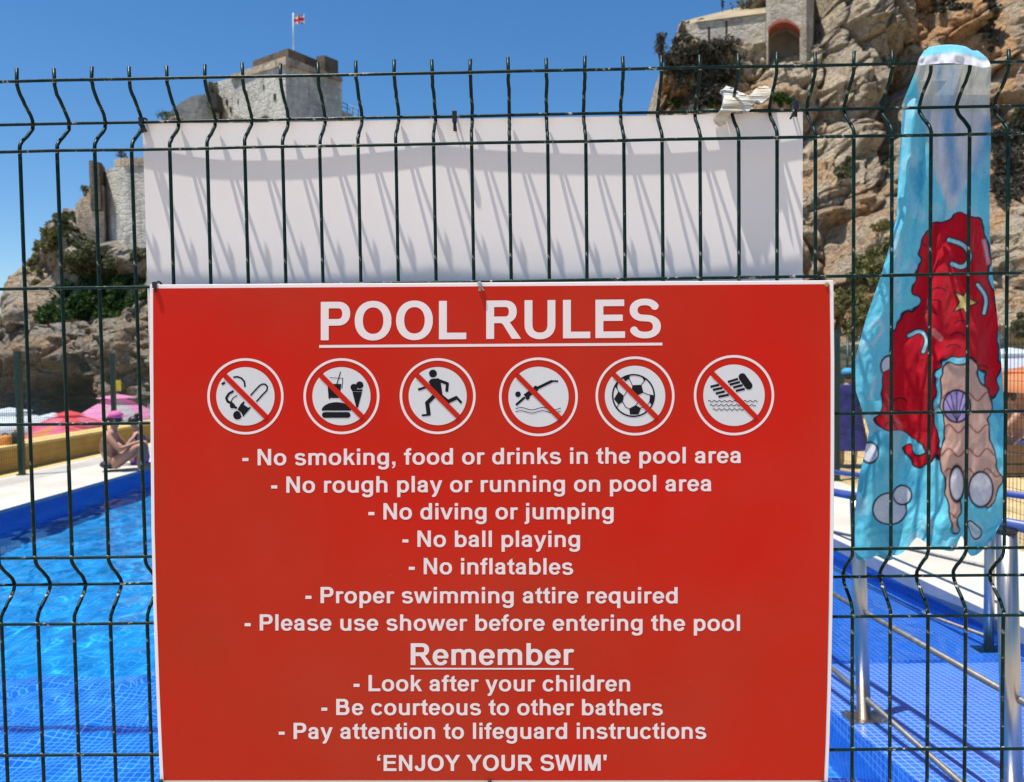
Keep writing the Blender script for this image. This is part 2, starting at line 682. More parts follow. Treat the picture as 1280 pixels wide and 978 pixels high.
ra, rs_ = MB(), MB()
ry = [YN, 1.77, 3.3, 9.5]
rxl = [RX, RX, RX - .02, RX - .12]
for i in range(3):
    a, b = ry[i], ry[i + 1]
    ra.add([(rxl[i], a, ZR(a)), (XR(a), a, ZR(a)), (XR(b), b, ZR(b)), (rxl[i + 1], b, ZR(b))], [(0, 1, 2, 3)])
    rs_.add([(rxl[i], a, ZR(a)), (rxl[i + 1], b, ZR(b)), (rxl[i + 1], b, ZB), (rxl[i], a, ZB)], [(3, 2, 1, 0)])
o = ra.build('ramp', m_tile_bright)
o['kind'] = 'structure'
o = rs_.build('ramp_side', m_tile_side)
o['kind'] = 'structure'

# water sheet with real ripples
nx, ny = 330, 420
tt = np.linspace(0, 1, ny)
yy = YN + (YF - YN) * (tt ** 1.8)
X = np.linspace(0, 1, nx)
V = np.zeros((ny, nx, 3))
V[..., 1] = yy[:, None]
V[..., 0] = XL + .002 + (np.array([XR(y) for y in yy])[:, None] - XL - .004) * X[None, :]
P = np.stack([V[..., 0].ravel(), V[..., 1].ravel() * .8, np.zeros(nx * ny)], 1)
wz = fbm(P * 1.7 + .35 * fbm(P * 1.1, 2, 5)[:, None], 3, 11) * .011 + fbm(P * 5.3, 2, 31) * .004
damp = np.clip((yy - 1.0) / 1.2, .25, 1)[:, None] * np.ones(nx)[None, :]
# calm film where the water runs out on the ramp
rampside = np.clip((V[..., 0] - RX) / .1, 0, 1)
damp = damp * (1 - .75 * rampside)
V[..., 2] = ZW + wz.reshape(ny, nx) * damp
Q = grid_quads(ny, nx)
VF = V.reshape(-1, 3)
keep = ~((VF[Q, 0].min(1) > RX) & (VF[Q, 1].max(1) < 3.40))      # the upper ramp lies dry
me = fast_mesh('water', VF, Q[keep])
o = link_mesh('water', me, m_water, None, True)
o.cycles.is_caustics_caster = True
for nm_ in ('pool_floor', 'pool_steps', 'step_edge_tiles', 'ramp', 'ramp_side', 'pool_wall'):
    bpy.data.objects[nm_].cycles.is_caustics_receiver = True
o['kind'] = 'structure'

# ================================================================== NEAR FENCE
PITCH = .05533
ZT = 2.0388                    # top bar
B1, B2, DR = .1015, .100, .034
ZS = [('bar', 0), ('ridge', B1 * .509), ('bar', B1), ('bar', B1 + .2), ('bar', B1 + .4), ('bar', B1 + .6),
      ('ridge', B1 + .6 + B2 * .50), ('bar', B1 + .6 + B2), ('bar', B1 + .8 + B2), ('bar', B1 + 1.0 + B2), ('bar', B1 + 1.2 + B2),
      ('ridge', B1 + 1.25 + B2), ('bar', B1 + 1.3 + B2), ('bar', B1 + 1.5 + B2)]
fence = thing('mesh_fence', 'dark green welded wire mesh fence panel with pointed wire tips, carrying the signs', 'fence', (0, 0, 0))


def wire_profile():
    pts = [(0, ZT + .0205), (0, ZT + .001)]

    def bend(zt, r, zb):
        # rounded V: long slope to the ridge, straight slope back
        out = []
        for k in range(0, 9):
            t = k / 8
            s = t * t * (3 - 2 * t)
            out.append((DR * (.18 * t + .82 * s), zt - .004 - (zt - .004 - r - .001) * t))
        for k in range(1, 9):
            t = k / 8
            s = t * t * (3 - 2 * t)
            out.append((DR * (1 - (.18 * t + .82 * s)), r - .001 - (r - .001 - zb - .006) * t))
        return out
    pts += bend(ZT, ZT - ZS[1][1], ZT - ZS[2][1])
    pts += [(0, ZT - ZS[2][1] - .002), (0, ZT - ZS[5][1] + .002)]
    pts += bend(ZT - ZS[5][1], ZT - ZS[6][1], ZT - ZS[7][1])
    pts += [(0, ZT - ZS[7][1] - .002), (0, ZT - ZS[10][1] + .002)]
    pts += bend(ZT - ZS[10][1], ZT - ZS[11][1], ZT - ZS[12][1])
    pts += [(0, ZT - ZS[12][1] - .002), (0, .05)]
    return pts


prof = wire_profile()
wire_meshes = []
for v in range(5):
    r2 = random.Random(v)
    m = MB().tube([((r2.random() - .5) * .0012, y + (r2.random() - .5) * .0006, z) for y, z in prof], .0026, 8)
    o = m.build('vertical_wire', MW, fence, True)
    wire_meshes.append(o.data)
    COL.objects.unlink(o)
    bpy.data.objects.remove(o)
WI0, WI1 = -8, 10
for i in range(-7, 35):
    o = bpy.data.objects.new('vertical_wire', wire_meshes[i % 5])
    COL.objects.link(o)
    o.parent = fence
    o.location = ((i - 13) * PITCH, 0, rnd.uniform(-.0015, .0015))
for k, (kind, dz) in enumerate(ZS):
    y = -.0044 if kind == 'bar' else DR - .0046
    x0, x1 = -20.6 * PITCH, 21.6 * PITCH
    pts = [(x0 + (x1 - x0) * j / 24, y + rnd.uniform(-.0003, .0003), ZT - dz + rnd.uniform(-.0005, .0005)) for j in range(25)]
    MB().tube(pts, .0023, 8).build('horizontal_wire', MW, fence, True)
m = MB()
r3 = random.Random(3)
for i in range(-7, 35):          # weld joints
    for kind, dz in ZS:
        y = -.0022 if kind == 'bar' else DR - .0024
        m.ball(((i - 13) * PITCH + r3.uniform(-.001, .001), y, ZT - dz), (.0034, .0030, .0029), 6, 4)
mwj = NT('weathered_weld')
_c = mwj.coord()
mwj.set(Base_Color=mwj.mix(mwj.ramp(mwj.noise(_c, 70, 3), [(.34, 0.), (.52, 1.)]), (.012, .04, .03), (.33, .27, .19)), Roughness=.6)
o = m.build('weld_joint', mwj.m, fence, True)
o['kind'] = 'stuff'
for i in (-7.6, 34.6):
    m = MB().box(((i - 13) * PITCH - .03, -.005, 0), ((i - 13) * PITCH + .03, .055, 2.12))
    bevel(m.build('fence_post', m_greenpost, fence), .004)


# ================================================================== GLYPHS: strokes -> clean outlines
def ell(cx, cy, rx, ry, a0, a1, n=None, p=2.25):
    n = n or max(6, int(abs(a1 - a0) / 9))
    out = []
    for k in range(n + 1):
        a = math.radians(a0 + (a1 - a0) * k / n)
        c, s = math.cos(a), math.sin(a)
        out.append((cx + rx * math.copysign(abs(c) ** (2 / p), c), cy + ry * math.copysign(abs(s) ** (2 / p), s)))
    return out


def f_stroke(X, Y, pts, wv, wh, closed=False):
    F = np.full(X.shape, -1e9)
    n = len(pts)
    for i in range(n - 1):
        ax, ay = pts[i]
        bx, by = pts[i + 1]
        L = math.hypot(bx - ax, by - ay)
        if L < 1e-6:
            continue
        ux, uy = (bx - ax) / L, (by - ay) / L
        w = wv * uy * uy + wh * ux * ux
        al = (X - ax) * ux + (Y - ay) * uy
        pe = np.abs(-(X - ax) * uy + (Y - ay) * ux)
        F = np.maximum(F, np.minimum(np.minimum(w / 2 - pe, al), L - al))
        if i > 0 or closed:
            F = np.maximum(F, w / 2 - np.hypot(X - ax, Y - ay))
    return F


def f_poly(X, Y, pts):
    n = len(pts)
    d = np.full(X.shape, 1e18)
    ins = np.zeros(X.shape, bool)
    for i in range(n):
        ax, ay = pts[i]
        bx, by = pts[(i + 1) % n]
        ex, ey = bx - ax, by - ay
        l2 = ex * ex + ey * ey + 1e-12
        t = np.clip(((X - ax) * ex + (Y - ay) * ey) / l2, 0, 1)
        d = np.minimum(d, (X - ax - t * ex) ** 2 + (Y - ay - t * ey) ** 2)
        if ay != by:
            c = ((ay > Y) != (by > Y)) & (X < ex * (Y - ay) / (by - ay) + ax)
            ins ^= c
    d = np.sqrt(d)
    return np.where(ins, d, -d)


def f_circle(X, Y, cx, cy, r, ry=None):
    if ry:
        return (1 - np.hypot((X - cx) / r, (Y - cy) / ry)) * min(r, ry)
    return r - np.hypot(X - cx, Y - cy)


def squares(F, xs, ys):
    """marching squares -> (verts2d, faces); field > 0 is inside"""
    ny, nx = F.shape
    I = F > 0
    V, Fc, key = [], [], {}

    def vid(k, p):
        if k not in key:
            key[k] = len(V)
            V.append(p)
        return key[k]

    def corner(j, i):
        return vid(('c', j, i), (xs[i], ys[j]))

    def edge(j0, i0, j1, i1):
        a, b = F[j0, i0], F[j1, i1]
        t = a / (a - b)
        t = min(max(t, .001), .999)
        return vid(('e', j0, i0, j1, i1), (xs[i0] + (xs[i1] - xs[i0]) * t, ys[j0] + (ys[j1] - ys[j0]) * t))
    cnt = I[:-1, :-1].astype(int) + I[1:, :-1] + I[:-1, 1:] + I[1:, 1:]
    for j in range(ny - 1):
        row = cnt[j]
        if not row.any():
            continue
        i = 0
        while i < nx - 1:
            if row[i] == 0:
                i += 1
                continue
            if row[i] == 4:
                k = i
                while k < nx - 1 and row[k] == 4:
                    k += 1
                Fc.append((corner(j, i), corner(j, k), corner(j + 1, k), corner(j + 1, i)))
                i = k
                continue
            cs = [(j, i), (j, i + 1), (j + 1, i + 1), (j + 1, i)]
            poly = []
            for q in range(4):
                a, b = cs[q], cs[(q + 1) % 4]
                if I[a]:
                    poly.append(corner(*a))
                if I[a] != I[b]:
                    p0, p1 = (a, b) if a < b else (b, a)
                    poly.append(edge(*p0, *p1))
            if len(poly) > 2:
                Fc.append(tuple(poly))
            i += 1
    return V, Fc


def stem(x, y0, y1, w=136):
    return ('p', [(x - w / 2, y0), (x + w / 2, y0), (x + w / 2, y1), (x - w / 2, y1)])


def bar(x0, x1, y, h=112):
    return ('p', [(x0, y - h / 2), (x1, y - h / 2), (x1, y + h / 2), (x0, y + h / 2)])


def S(pts, wv=136, wh=108):
    return ('s', pts, wv, wh)


def P(*pts):
    return ('p', list(pts))


CW_, CH_ = 148, 122
G = {
    'o': (611, [S(ell(305, 259, 197, 216, 0, 360))]),
    'a': (556, [S(ell(262, 345, 148, 133, 170, 0) + [(410, 345), (410, 140), (424, 0)], 134, 104),
                S([(405, 300), (330, 282)] + ell(248, 160, 142, 113, 85, 300) + [(395, 130)], 126, 98)]),
    'b': (611, [stem(137, 0, 716), S(ell(322, 259, 182, 216, 0, 360))]),
    'c': (556, [S(ell(296, 259, 188, 216, 36, 324))]),
    'd': (611, [stem(474, 0, 716), S(ell(289, 259, 182, 216, 0, 360))]),
    'e': (556, [S(ell(282, 259, 180, 216, 0, 326), 134, 104), bar(105, 515, 262, 88)]),
    'f': (333, [S([(162, 0), (162, 560)] + ell(272, 560, 110, 110, 180, 78), 136, 106), bar(12, 312, 466, 106)]),
    'g': (611, [S(ell(289, 268, 182, 208, 0, 360)), S([(474, 519), (474, -30)] + ell(300, -35, 174, 122, 0, -158))]),
    'h': (611, [stem(137, 0, 716), S(ell(305, 325, 168, 150, 180, 0) + [(473, 325), (473, 0)])]),
    'i': (278, [stem(140, 0, 519), stem(140, 590, 716)]),
    'j': (278, [S([(140, 519), (140, -70)] + ell(45, -70, 95, 87, 0, -95)), stem(140, 590, 716)]),
    'k': (556, [stem(137, 0, 716), P((205, 190), (205, 320), (365, 519), (532, 519), (345, 318)),
                P((255, 262), (350, 345), (552, 0), (404, 0))]),
    'l': (278, [stem(140, 0, 716)]),
    'm': (889, [stem(132, 0, 519), S(ell(290, 335, 155, 142, 180, 0) + [(445, 335), (445, 0)], 134, 104),
                S(ell(603, 335, 155, 142, 180, 0) + [(758, 335), (758, 0)], 134, 104)]),
    'n': (611, [stem(137, 0, 519), S(ell(305, 325, 168, 150, 180, 0) + [(473, 325), (473, 0)])]),
    'p': (611, [stem(137, -210, 519), S(ell(322, 259, 182, 216, 0, 360))]),
    'q': (611, [stem(474, -210, 519), S(ell(289, 259, 182, 216, 0, 360))]),
    'r': (389, [stem(137, 0, 519), S(ell(290, 318, 153, 150, 180, 68), 130, 112)]),
    's': (556, [S(ell(272, 376, 158, 102, 22, 252) + ell(282, 150, 172, 112, 72, -158), 132, 104)]),
    't': (333, [P((97, 130), (233, 130), (233, 700), (97, 620)), S([(165, 190), (165, 150)] + ell(268, 150, 103, 104, 180, 285), 136, 102), bar(18, 312, 466, 106)]),
    'u': (611, [stem(474, 0, 519), S([(138, 519), (138, 200)] + ell(306, 196, 168, 152, 180, 360))]),
    'v': (556, [P((8, 519), (152, 519), (278, 165), (404, 519), (548, 519), (344, 0), (212, 0))]),
    'w': (778, [P((4, 519), (140, 519), (222, 180), (318, 519), (458, 519), (552, 180), (638, 519), (774, 519), (616, 0), (484, 0), (388, 345), (290, 0), (158, 0))]),
    'y': (556, [P((8, 519), (154, 519), (280, 155), (402, 519), (546, 519), (335, -50), (205, -50), (222, 0)),
                S([(275, 0), (248, -75)] + ell(160, -60, 80, 95, -30, -100), 130, 108)]),
    'P': (667, [stem(146, 0, 716, CW_), S([(146, 655), (390, 655)] + ell(392, 494, 158, 161, 90, -90) + [(146, 333)], CW_, CH_)]),
    'O': (778, [S(ell(389, 358, 270, 308, 0, 360, None, 2.15), CW_ + 4, CH_)]),
    'L': (611, [stem(146, 0, 716, CW_), bar(73, 585, 61, CH_)]),
    'R': (722, [stem(146, 0, 716, CW_), S([(146, 655), (420, 655)] + ell(422, 505, 150, 150, 90, -90) + [(146, 355)], CW_, CH_),
                P((300, 340), (440, 340), (520, 300), (728, 0), (554, 0), (390, 265))]),
    'U': (722, [S([(145, 716), (145, 270)] + ell(361, 262, 216, 212, 180, 360) + [(577, 270), (577, 716)], CW_, CH_)]),
    'E': (667, [stem(146, 0, 716, CW_), bar(73, 612, 655, CH_), bar(73, 585, 376, 116), bar(73, 628, 61, CH_)]),
    'S': (667, [S(ell(330, 516, 208, 151, 16, 252) + ell(338, 208, 222, 159, 72, -166), CW_, CH_)]),
    'N': (722, [stem(140, 0, 716, 136), stem(580, 0, 716, 136), P((73, 716), (216, 716), (648, 0), (506, 0))]),
    'B': (722, [stem(146, 0, 716, CW_), S([(146, 655), (400, 655)] + ell(402, 517, 122, 138, 90, -90) + [(146, 379)], CW_, 116),
                S([(146, 379), (420, 379)] + ell(422, 220, 150, 159, 90, -90) + [(146, 61)], CW_, CH_)]),
    'J': (556, [S([(408, 716), (408, 240)] + ell(255, 230, 153, 180, 0, -172), CW_, CH_)]),
    'Y': (667, [P((-2, 716), (168, 716), (335, 440), (499, 716), (668, 716), (406, 300), (406, 0), (260, 0), (260, 300))]),
    'W': (944, [P((4, 716), (152, 716), (246, 222), (382, 716), (560, 716), (694, 222), (792, 716), (940, 716), (768, 0), (612, 0), (471, 545), (332, 0), (172, 0))]),
    'I': (278, [stem(140, 0, 716, CW_ - 2)]),
    'M': (833, [stem(138, 0, 716, 134), stem(695, 0, 716, 134), P((71, 716), (275, 716), (484, 0), (350, 0)), P((762, 716), (558, 716), (350, 0), (484, 0))]),
    '-': (333, [P((38, 190), (296, 190), (296, 328), (38, 328))]),
    ',': (278, [stem(138, 0, 137, 136), P((70, 0), (206, 0), (206, -25), (176, -110), (88, -162), (62, -112), (122, -70), (138, 0))]),
    "'": (238, [P((42, 716), (196, 716), (168, 462), (68, 462))]),
    '`': (278, [stem(140, 462, 596, 136), P((72, 596), (208, 596), (142, 600), (150, 655), (212, 690), (188, 740), (100, 690), (72, 610))]),
    ' ': (278, []),
}
_gc = {}


def glyph(ch, cell):
    if (ch, cell) in _gc:
        return _gc[(ch, cell)]
    adv, parts = G[ch]
    if not parts:
        _gc[(ch, cell)] = ([], [])
        return _gc[(ch, cell)]
    xs = np.arange(-20, adv + 40, cell) + .37
    ys = np.arange(-240, 770, cell) + .41
    X, Y = np.meshgrid(xs, ys)
    F = np.full(X.shape, -1e9)
    for p in parts:
        F = np.maximum(F, f_poly(X, Y, p[1]) if p[0] == 'p' else f_stroke(X, Y, p[1], p[2], p[3]))
    _gc[(ch, cell)] = squares(F, xs, ys)
    return _gc[(ch, cell)]


def text_px(s, xl, xr, bl, br, cap, cell=15):
    """one line of lettering: ink from xl to xr, baseline bl..br, cap height in the photo's pixels"""
    pen, V, Fc = 0, [], []
    for ch in s:
        v, f = glyph(ch, cell)
        n = len(V)
        V += [(x + pen, y) for x, y in v]
        Fc += [tuple(i + n for i in q) for q in f]
        pen += G[ch][0]
    a = min(v[0] for v in V)
    b = max(v[0] for v in V)
    out = []
    for x, y in V:
        t = (x - a) / (b - a)
        out.append((xl + (xr - xl) * t, bl + (br - bl) * t - y / 716 * cap))
    return out, Fc


def on_plane(V2, y):
    return [at(px, py, y) for px, py in V2]


# ================================================================== RED SIGN
YS = -.0105
sign = thing('rules_sign', 'red pool rules sign with white lettering and six round pictograms on the green fence', 'sign', (0, YS, 1.36))


def child_world(name, V, Fc, mat, parent, smooth=False):
    L = parent.location
    return pyd(name, [(v[0] - L[0], v[1] - L[1], v[2] - L[2]) for v in V], Fc, mat, parent, smooth)


LE = [(187, 356), (187.3, 450), (188, 560), (189, 660), (191.5, 760), (195, 860), (198, 930), (200.2, 981)]
RE = [(1042, 350.6), (1043.2, 450), (1043, 560), (1042.3, 660), (1041, 760), (1039, 860), (1037, 930), (1035, 981)]


def board(dl, dr, dt, db, y0, y1):
    A = [(x + dl, y + (dt if i == 0 else (-db if i == len(LE) - 1 else 0))) for i, (x, y) in enumerate(LE)]
    B = [(x - dr, y + (dt if i == 0 else (-db if i == len(RE) - 1 else 0))) for i, (x, y) in enumerate(RE)]
    n = len(A)
    Fp = [at(*p, y0) for p in A] + [at(*p, y0) for p in B]
    Bp = [p + np.array([0, y1 - y0, 0]) for p in Fp]
    V = Fp + Bp
    Fc = []
    for i in range(n - 1):
        Fc.append((i, i + 1, n + i + 1, n + i))
        Fc.append((2 * n + i, 3 * n + i, 3 * n + i + 1, 2 * n + i + 1))
        Fc.append((i, 2 * n + i, 2 * n + i + 1, i + 1))
        Fc.append((n + i, n + i + 1, 3 * n + i + 1, 3 * n + i))
    Fc.append((0, n, 3 * n, 2 * n))
    Fc.append((n - 1, 3 * n - 1, 4 * n - 1, 2 * n - 1))
    return V, Fc


V, Fc = board(0, 0, 0, 0, YS, YS + .003)
bevel(child_world('backing_board', V, Fc, m_white_board, sign), .0008)
V, Fc = board(4.2, 5.0, 4.8, 5.2, YS - .0006, YS - .0001)
child_world('red_face', V, Fc, m_red, sign)
YL = YS - .0009
for s, xl, xr, bl, br, cap, cell in [
        ('POOL RULES', 401, 826, 425.6, 422.2, 48, 9),
        ('- No smoking, food or drinks in the pool area', 303, 926, 582, 579, 20.4, 15),
        ('- No rough play or running on pool area', 339, 889, 616.3, 614.2, 20.4, 15),
        ('- No diving or jumping', 460.5, 767, 649.6, 649.2, 20.4, 15),
        ('- No ball playing', 503, 725, 683.8, 684, 20.4, 15),
        ('- No inflatables', 511, 716.4, 718, 718.4, 20.4, 15),
        ('- Proper swimming attire required', 381.8, 847, 754.2, 754.4, 20.3, 15),
        ('- Please use shower before entering the pool', 305.8, 925, 788.4, 788.8, 20.3, 15),
        ('Remember', 513.4, 717.5, 831.6, 831.4, 27.3, 12),
        ('- Look after your children', 442, 787.6, 864.2, 864.4, 20.2, 15),
        ('- Be courteous to other bathers', 401.7, 828.5, 894, 894.3, 20.2, 15),
        ('- Pay attention to lifeguard instructions', 348.4, 882.8, 924, 923.7, 20.2, 15),
        ("`ENJOY YOUR SWIM'", 471.5, 758.5, 964, 963.6, 20, 15)]:
    V2, F2 = text_px(s, xl, xr, bl, br, cap, cell)
    child_world('lettering', on_plane(V2, YL), F2, m_print_white, sign)['kind'] = 'stuff'
for x0, y0, x1, y1, h in [(399, 433.3, 828, 430.3, 3.4), (513, 836.0, 717, 836.4, 2.0)]:
    child_world('underline', on_plane([(x0, y0 - h / 2), (x1, y1 - h / 2), (x1, y1 + h / 2), (x0, y0 + h / 2)], YL), [(0, 3, 2, 1)], m_print_white, sign)


def wavy(x0, x1, y, amp, wl):
    n = int((x1 - x0) / wl * 12)
    return [(x0 + (x1 - x0) * k / n, y + amp * math.sin(2 * math.pi * (x1 - x0) * k / n / wl)) for k in range(n + 1)]


ICONS = [
    ('no_smoking', 306.8, 495.7, 47.7, [
        ('s', [(313.1, 494.7), (319, 488)] + [(324.4, 482.4), (328, 480.3), (331.5, 480.6), (334.2, 483.5), (333.5, 488.3), (327, 495), (320.4, 502.4)], 1.9),
        ('p', [(301, 505.2), (304.5, 501.8), (306, 503.5), (304.5, 506), (310.5, 510), (312, 508.6), (313.6, 510), (303.8, 521.3), (301.8, 516), (296.2, 513)]),
        ('c', 296.8, 519.2, 5.4),
        ('s', [(291.5, 471.8), (297, 471.2), (302, 473.2), (305.6, 477.6), (306.2, 484)], 2.1),
        ('s', [(292, 489), (286, 492.5), (282.8, 497.8), (284.4, 502), (290, 504.6), (292.5, 508.5), (296, 510.5)], 3.0),
        ('c', 290.5, 507.5, 3.3),
        ('s', [(296.6, 494.4), (291.5, 497.5), (289, 501.5), (289, 506)], 1.2),
        ('s', [(277.3, 480.8), (281.2, 478.2)], 3)], [('s', [(291.5, 512.6), (296, 512.3), (300.4, 515.8), (302.2, 520)], 1.0)]),
    ('no_food', 426.8, 495.5, 47.5, [
        ('dome', 420.5, 513.6, 18.5, 10.6), ('s', [(406, 519.0), (434.5, 519.0)], 7.2), ('c', 406, 519, 3.6), ('c', 434.5, 519, 3.6),
        ('p', [(410, 480.2), (426.8, 480.2), (424.2, 497.8), (411.2, 497.8)]),
        ('s', [(412, 472.4), (428.6, 473.2), (427.3, 486)], .75), ('s', [(409.6, 480), (411, 498.6), (413, 498.6)], .6),
        ('s', [(425.8, 464.8), (421, 480.5)], 1.1),
        ('p', [(439.6, 487), (453.4, 487), (447.6, 509.7), (445.4, 509.7)]), ('c', 442.4, 484.4, 4.3), ('c', 449.6, 481.6, 4.6)],
        [('s', [(402, 514.4), (439, 514.4)], .8), ('s', [(440, 489.8), (453, 489.8)], .5)]),
    ('no_running', 547.1, 495.4, 47.5, [
        ('c', 541.2, 467.2, 4.9),
        ('p', [(535.6, 477.6), (538.5, 474), (548.5, 473), (550.6, 476.5), (553.4, 495), (545.5, 495), (541, 486)]),
        ('s', [(547, 475.3), (559.3, 479.8), (558.3, 490)], 3.7), ('s', [(538, 482.5), (522.6, 487.4)], 3.0),
        ('s', [(545, 493), (533.9, 504), (536.0, 519.2)], 5.2), ('s', [(537.5, 518.6), (527.2, 519.6)], 2.6),
        ('s', [(551, 495), (560, 502.4), (571, 497.2)], 4.8), ('s', [(569.8, 496), (577, 504)], 3.0)], []),
    ('no_diving', 673.1, 496.3, 49.2, [
        ('c', 647.5, 493.1, 3.5), ('s', [(645.0, 506.6), (656, 496.8)], 3.0), ('s', [(656.5, 496), (671, 485.5)], 6.5),
        ('s', [(668.5, 487), (690, 476.6)], 3.6), ('s', [(688, 476.6), (697.7, 476.8)], 2.2), ('c', 669.5, 484.5, 2.2), ('c', 659.5, 497.5, 2.6),
        ('s', wavy(644.5, 701, 511.2, -1.5, 27), .9), ('s', wavy(644.5, 701, 515.2, -1.5, 27), .9)], []),
    ('no_ball_games', 793.8, 495.2, 49.4, [
        ('ring', 791.8, 494.7, 26, 1.9),
        ('p', [(790.5, 481.8), (801.8, 481.2), (804.3, 491), (797, 494.4), (789.5, 488)]),
        ('p', [(773.2, 489.4), (779.9, 495), (778.5, 502.4), (773.2, 506), (767.4, 499)]),
        ('p', [(794.5, 506.6), (801.3, 510.4), (798, 518.5), (787.5, 518.5), (786.5, 511)]),
        ('p', [(778.5, 472.8), (787.5, 469), (786.6, 473.8), (781.6, 477)]), ('p', [(802, 470.5), (808.5, 473.5), (805.5, 477)]),
        ('p', [(813, 493.2), (818, 495), (815.7, 507), (811.4, 503)]), ('p', [(768, 483), (773, 478), (771, 486)]),
        ('s', [(801.8, 481), (805.6, 476)], 1), ('s', [(804, 491), (813, 494.5)], 1), ('s', [(779.9, 495), (784, 489), (789.8, 487.5)], .9),
        ('s', [(778, 502), (782, 509), (787, 511.5)], .9), ('s', [(773, 490), (771, 484)], .9), ('s', [(801, 510.4), (808, 508), (812, 503)], .9),
        ('s', [(797, 494), (799, 502), (794.6, 507)], .9), ('s', [(786.6, 473.8), (790.5, 482)], .9), ('s', [(773, 506), (771, 510)], .9)], []),
    ('no_inflatables', 917.5, 494.3, 50.2, [
        ('s', [(928.2, 472), (935.4, 481.8)], 9.6), ('c', 928.0, 471.6, 4.8), ('c', 935.8, 482.4, 4.8)]
        + [('s', [a, b], 2.9) for a, b in [((909.8, 477.8), (922.5, 473.9)), ((912, 481.2), (925, 477.8)), ((916.5, 484.9), (928.4, 481.6)), ((919.8, 489), (931, 486.3)),
                                          ((888, 483.8), (899, 481.2)), ((891.2, 487.8), (903, 485.2)), ((894.6, 492.3), (906, 489.6)), ((898, 496.4), (911, 493.6))]]
        + [('s', wavy(a, b, y, -.95, 6.4), .9) for a, b, y in [(885, 947, 501.8), (887, 945, 506.9), (891, 931, 512.2)]], []),
]


def art_field(X, Y, items):
    F = np.full(X.shape, -1e9)
    for it in items:
        if it[0] == 's':
            f = f_stroke(X, Y, it[1], it[2], it[2])
        elif it[0] == 'p':
            f = f_poly(X, Y, it[1])
        elif it[0] == 'c':
            f = f_circle(X, Y, *it[1:])
        elif it[0] == 'ring':
            f = it[4] / 2 - np.abs(np.hypot(X - it[1], Y - it[2]) - it[3])
        elif it[0] == 'dome':
            f = np.minimum(f_circle(X, Y, it[1], it[2], it[3], it[4]), it[2] - Y)
        F = np.maximum(F, f)
    return F


for nm, cx, cy, r, art, cut in ICONS:
    ic = bpy.data.objects.new('pictogram', None)
    COL.objects.link(ic)
    ic.parent = sign
    ic['label'] = {'no_smoking': 'round no smoking pictogram with a cigarette', 'no_food': 'round no food pictogram with burger, drink and ice cream',
                   'no_running': 'round no running pictogram with a running figure', 'no_diving': 'round no diving pictogram with a diving figure',
                   'no_ball_games': 'round no ball games pictogram with a football', 'no_inflatables': 'round no inflatables pictogram with an air mattress over waves'}[nm]

    def put(name, V2, Fc, mat, y):
        o = child_world(name, on_plane(V2, y), Fc, mat, sign)
        o.parent = ic
        return o
    n = 72
    ri = r * .765
    ang = [2 * math.pi * k / n for k in range(n)]
    V2 = [(cx + r * math.cos(a), cy + r * math.sin(a)) for a in ang] + [(cx + (r - 3.1) * math.cos(a), cy + (r - 3.1) * math.sin(a)) for a in ang]
    put('outer_ring', V2, [(k, (k + 1) % n, n + (k + 1) % n, n + k)[::-1] for k in range(n)], m_print_white, YL)
    put('disc', [(cx + ri * math.cos(a), cy + ri * math.sin(a)) for a in ang], [tuple(range(n))[::-1]], m_print_grey, YL)
    xs = np.arange(cx - 38, cx + 38, .4)
    ys = np.arange(cy - 38, cy + 38, .4)
    X, Y = np.meshgrid(xs, ys)
    Fd = art_field(X, Y, art)
    if cut:
        Fd = np.minimum(Fd, -art_field(X, Y, cut))
    V2, F2 = squares(Fd, xs, ys)
    put('symbol', V2, [f[::-1] for f in F2], m_print_black, YL - .0003)
    w, L = 3.3, ri + .4
    c = math.sqrt(.5)
    V2 = [(cx + (t * L - sgn * w) * c, cy + (t * L + sgn * w) * c) for t, sgn in ((-1, -1), (1, -1), (1, 1), (-1, 1))]
    put('slash', V2, [(0, 3, 2, 1)], m_red, YL - .0006)


# ================================================================== WHITE PANEL behind the fence
def panel():
    nx, nz = 90, 40
    TOP = [(178.5, 157.5), (182, 154.8), (350, 152.2), (569, 148.6), (800, 144.2), (990, 140.3), (1003.5, 140.2)]
    ties = [-.556, -.115, .435]
    V = []
    for j in range(nz + 1):
        for i in range(nx + 1):
            t = i / nx
            px = 178.5 + (1003.5 - 178.5) * t
            pyt = np.interp(px, [p[0] for p in TOP], [p[1] for p in TOP])
            tz = j / nz
            py = pyt + (520 - pyt) * tz
            pxx = px + 10.5 * tz * (1 - t) - .5 * tz * t
            q = at(pxx, py, .0372)
            x = q[0]
            k = 0 if x < ties[1] else 1
            s = (x - ties[k]) / (ties[k + 1] - ties[k])
            s = min(max(s, 0), 1)
            bow = math.sin(math.pi * s) ** .8
            fade = 1 - .3 * tz
            left = max(0, 1 - (x - ties[0]) / .10)
            y = .0372 + .0030 * bow * fade - .0022 * left * math.exp(-tz * 9) + .0012 * math.sin(7 * x + 3 * tz) * tz
            V.append((x, y, q[2]))
    Q = [(j * (nx + 1) + i, (j + 1) * (nx + 1) + i, (j + 1) * (nx + 1) + i + 1, j * (nx + 1) + i + 1) for j in range(nz) for i in range(nx)]
    o = pyd('blank_sign_board', V, Q, m_white_board, None, False)
    sol = o.modifiers.new('thickness', 'SOLIDIFY')
    sol.thickness = .0022
    sol.offset = -1
    return tag(o, 'blank white plastic board tied behind the fence above the red sign', 'board')


panel()


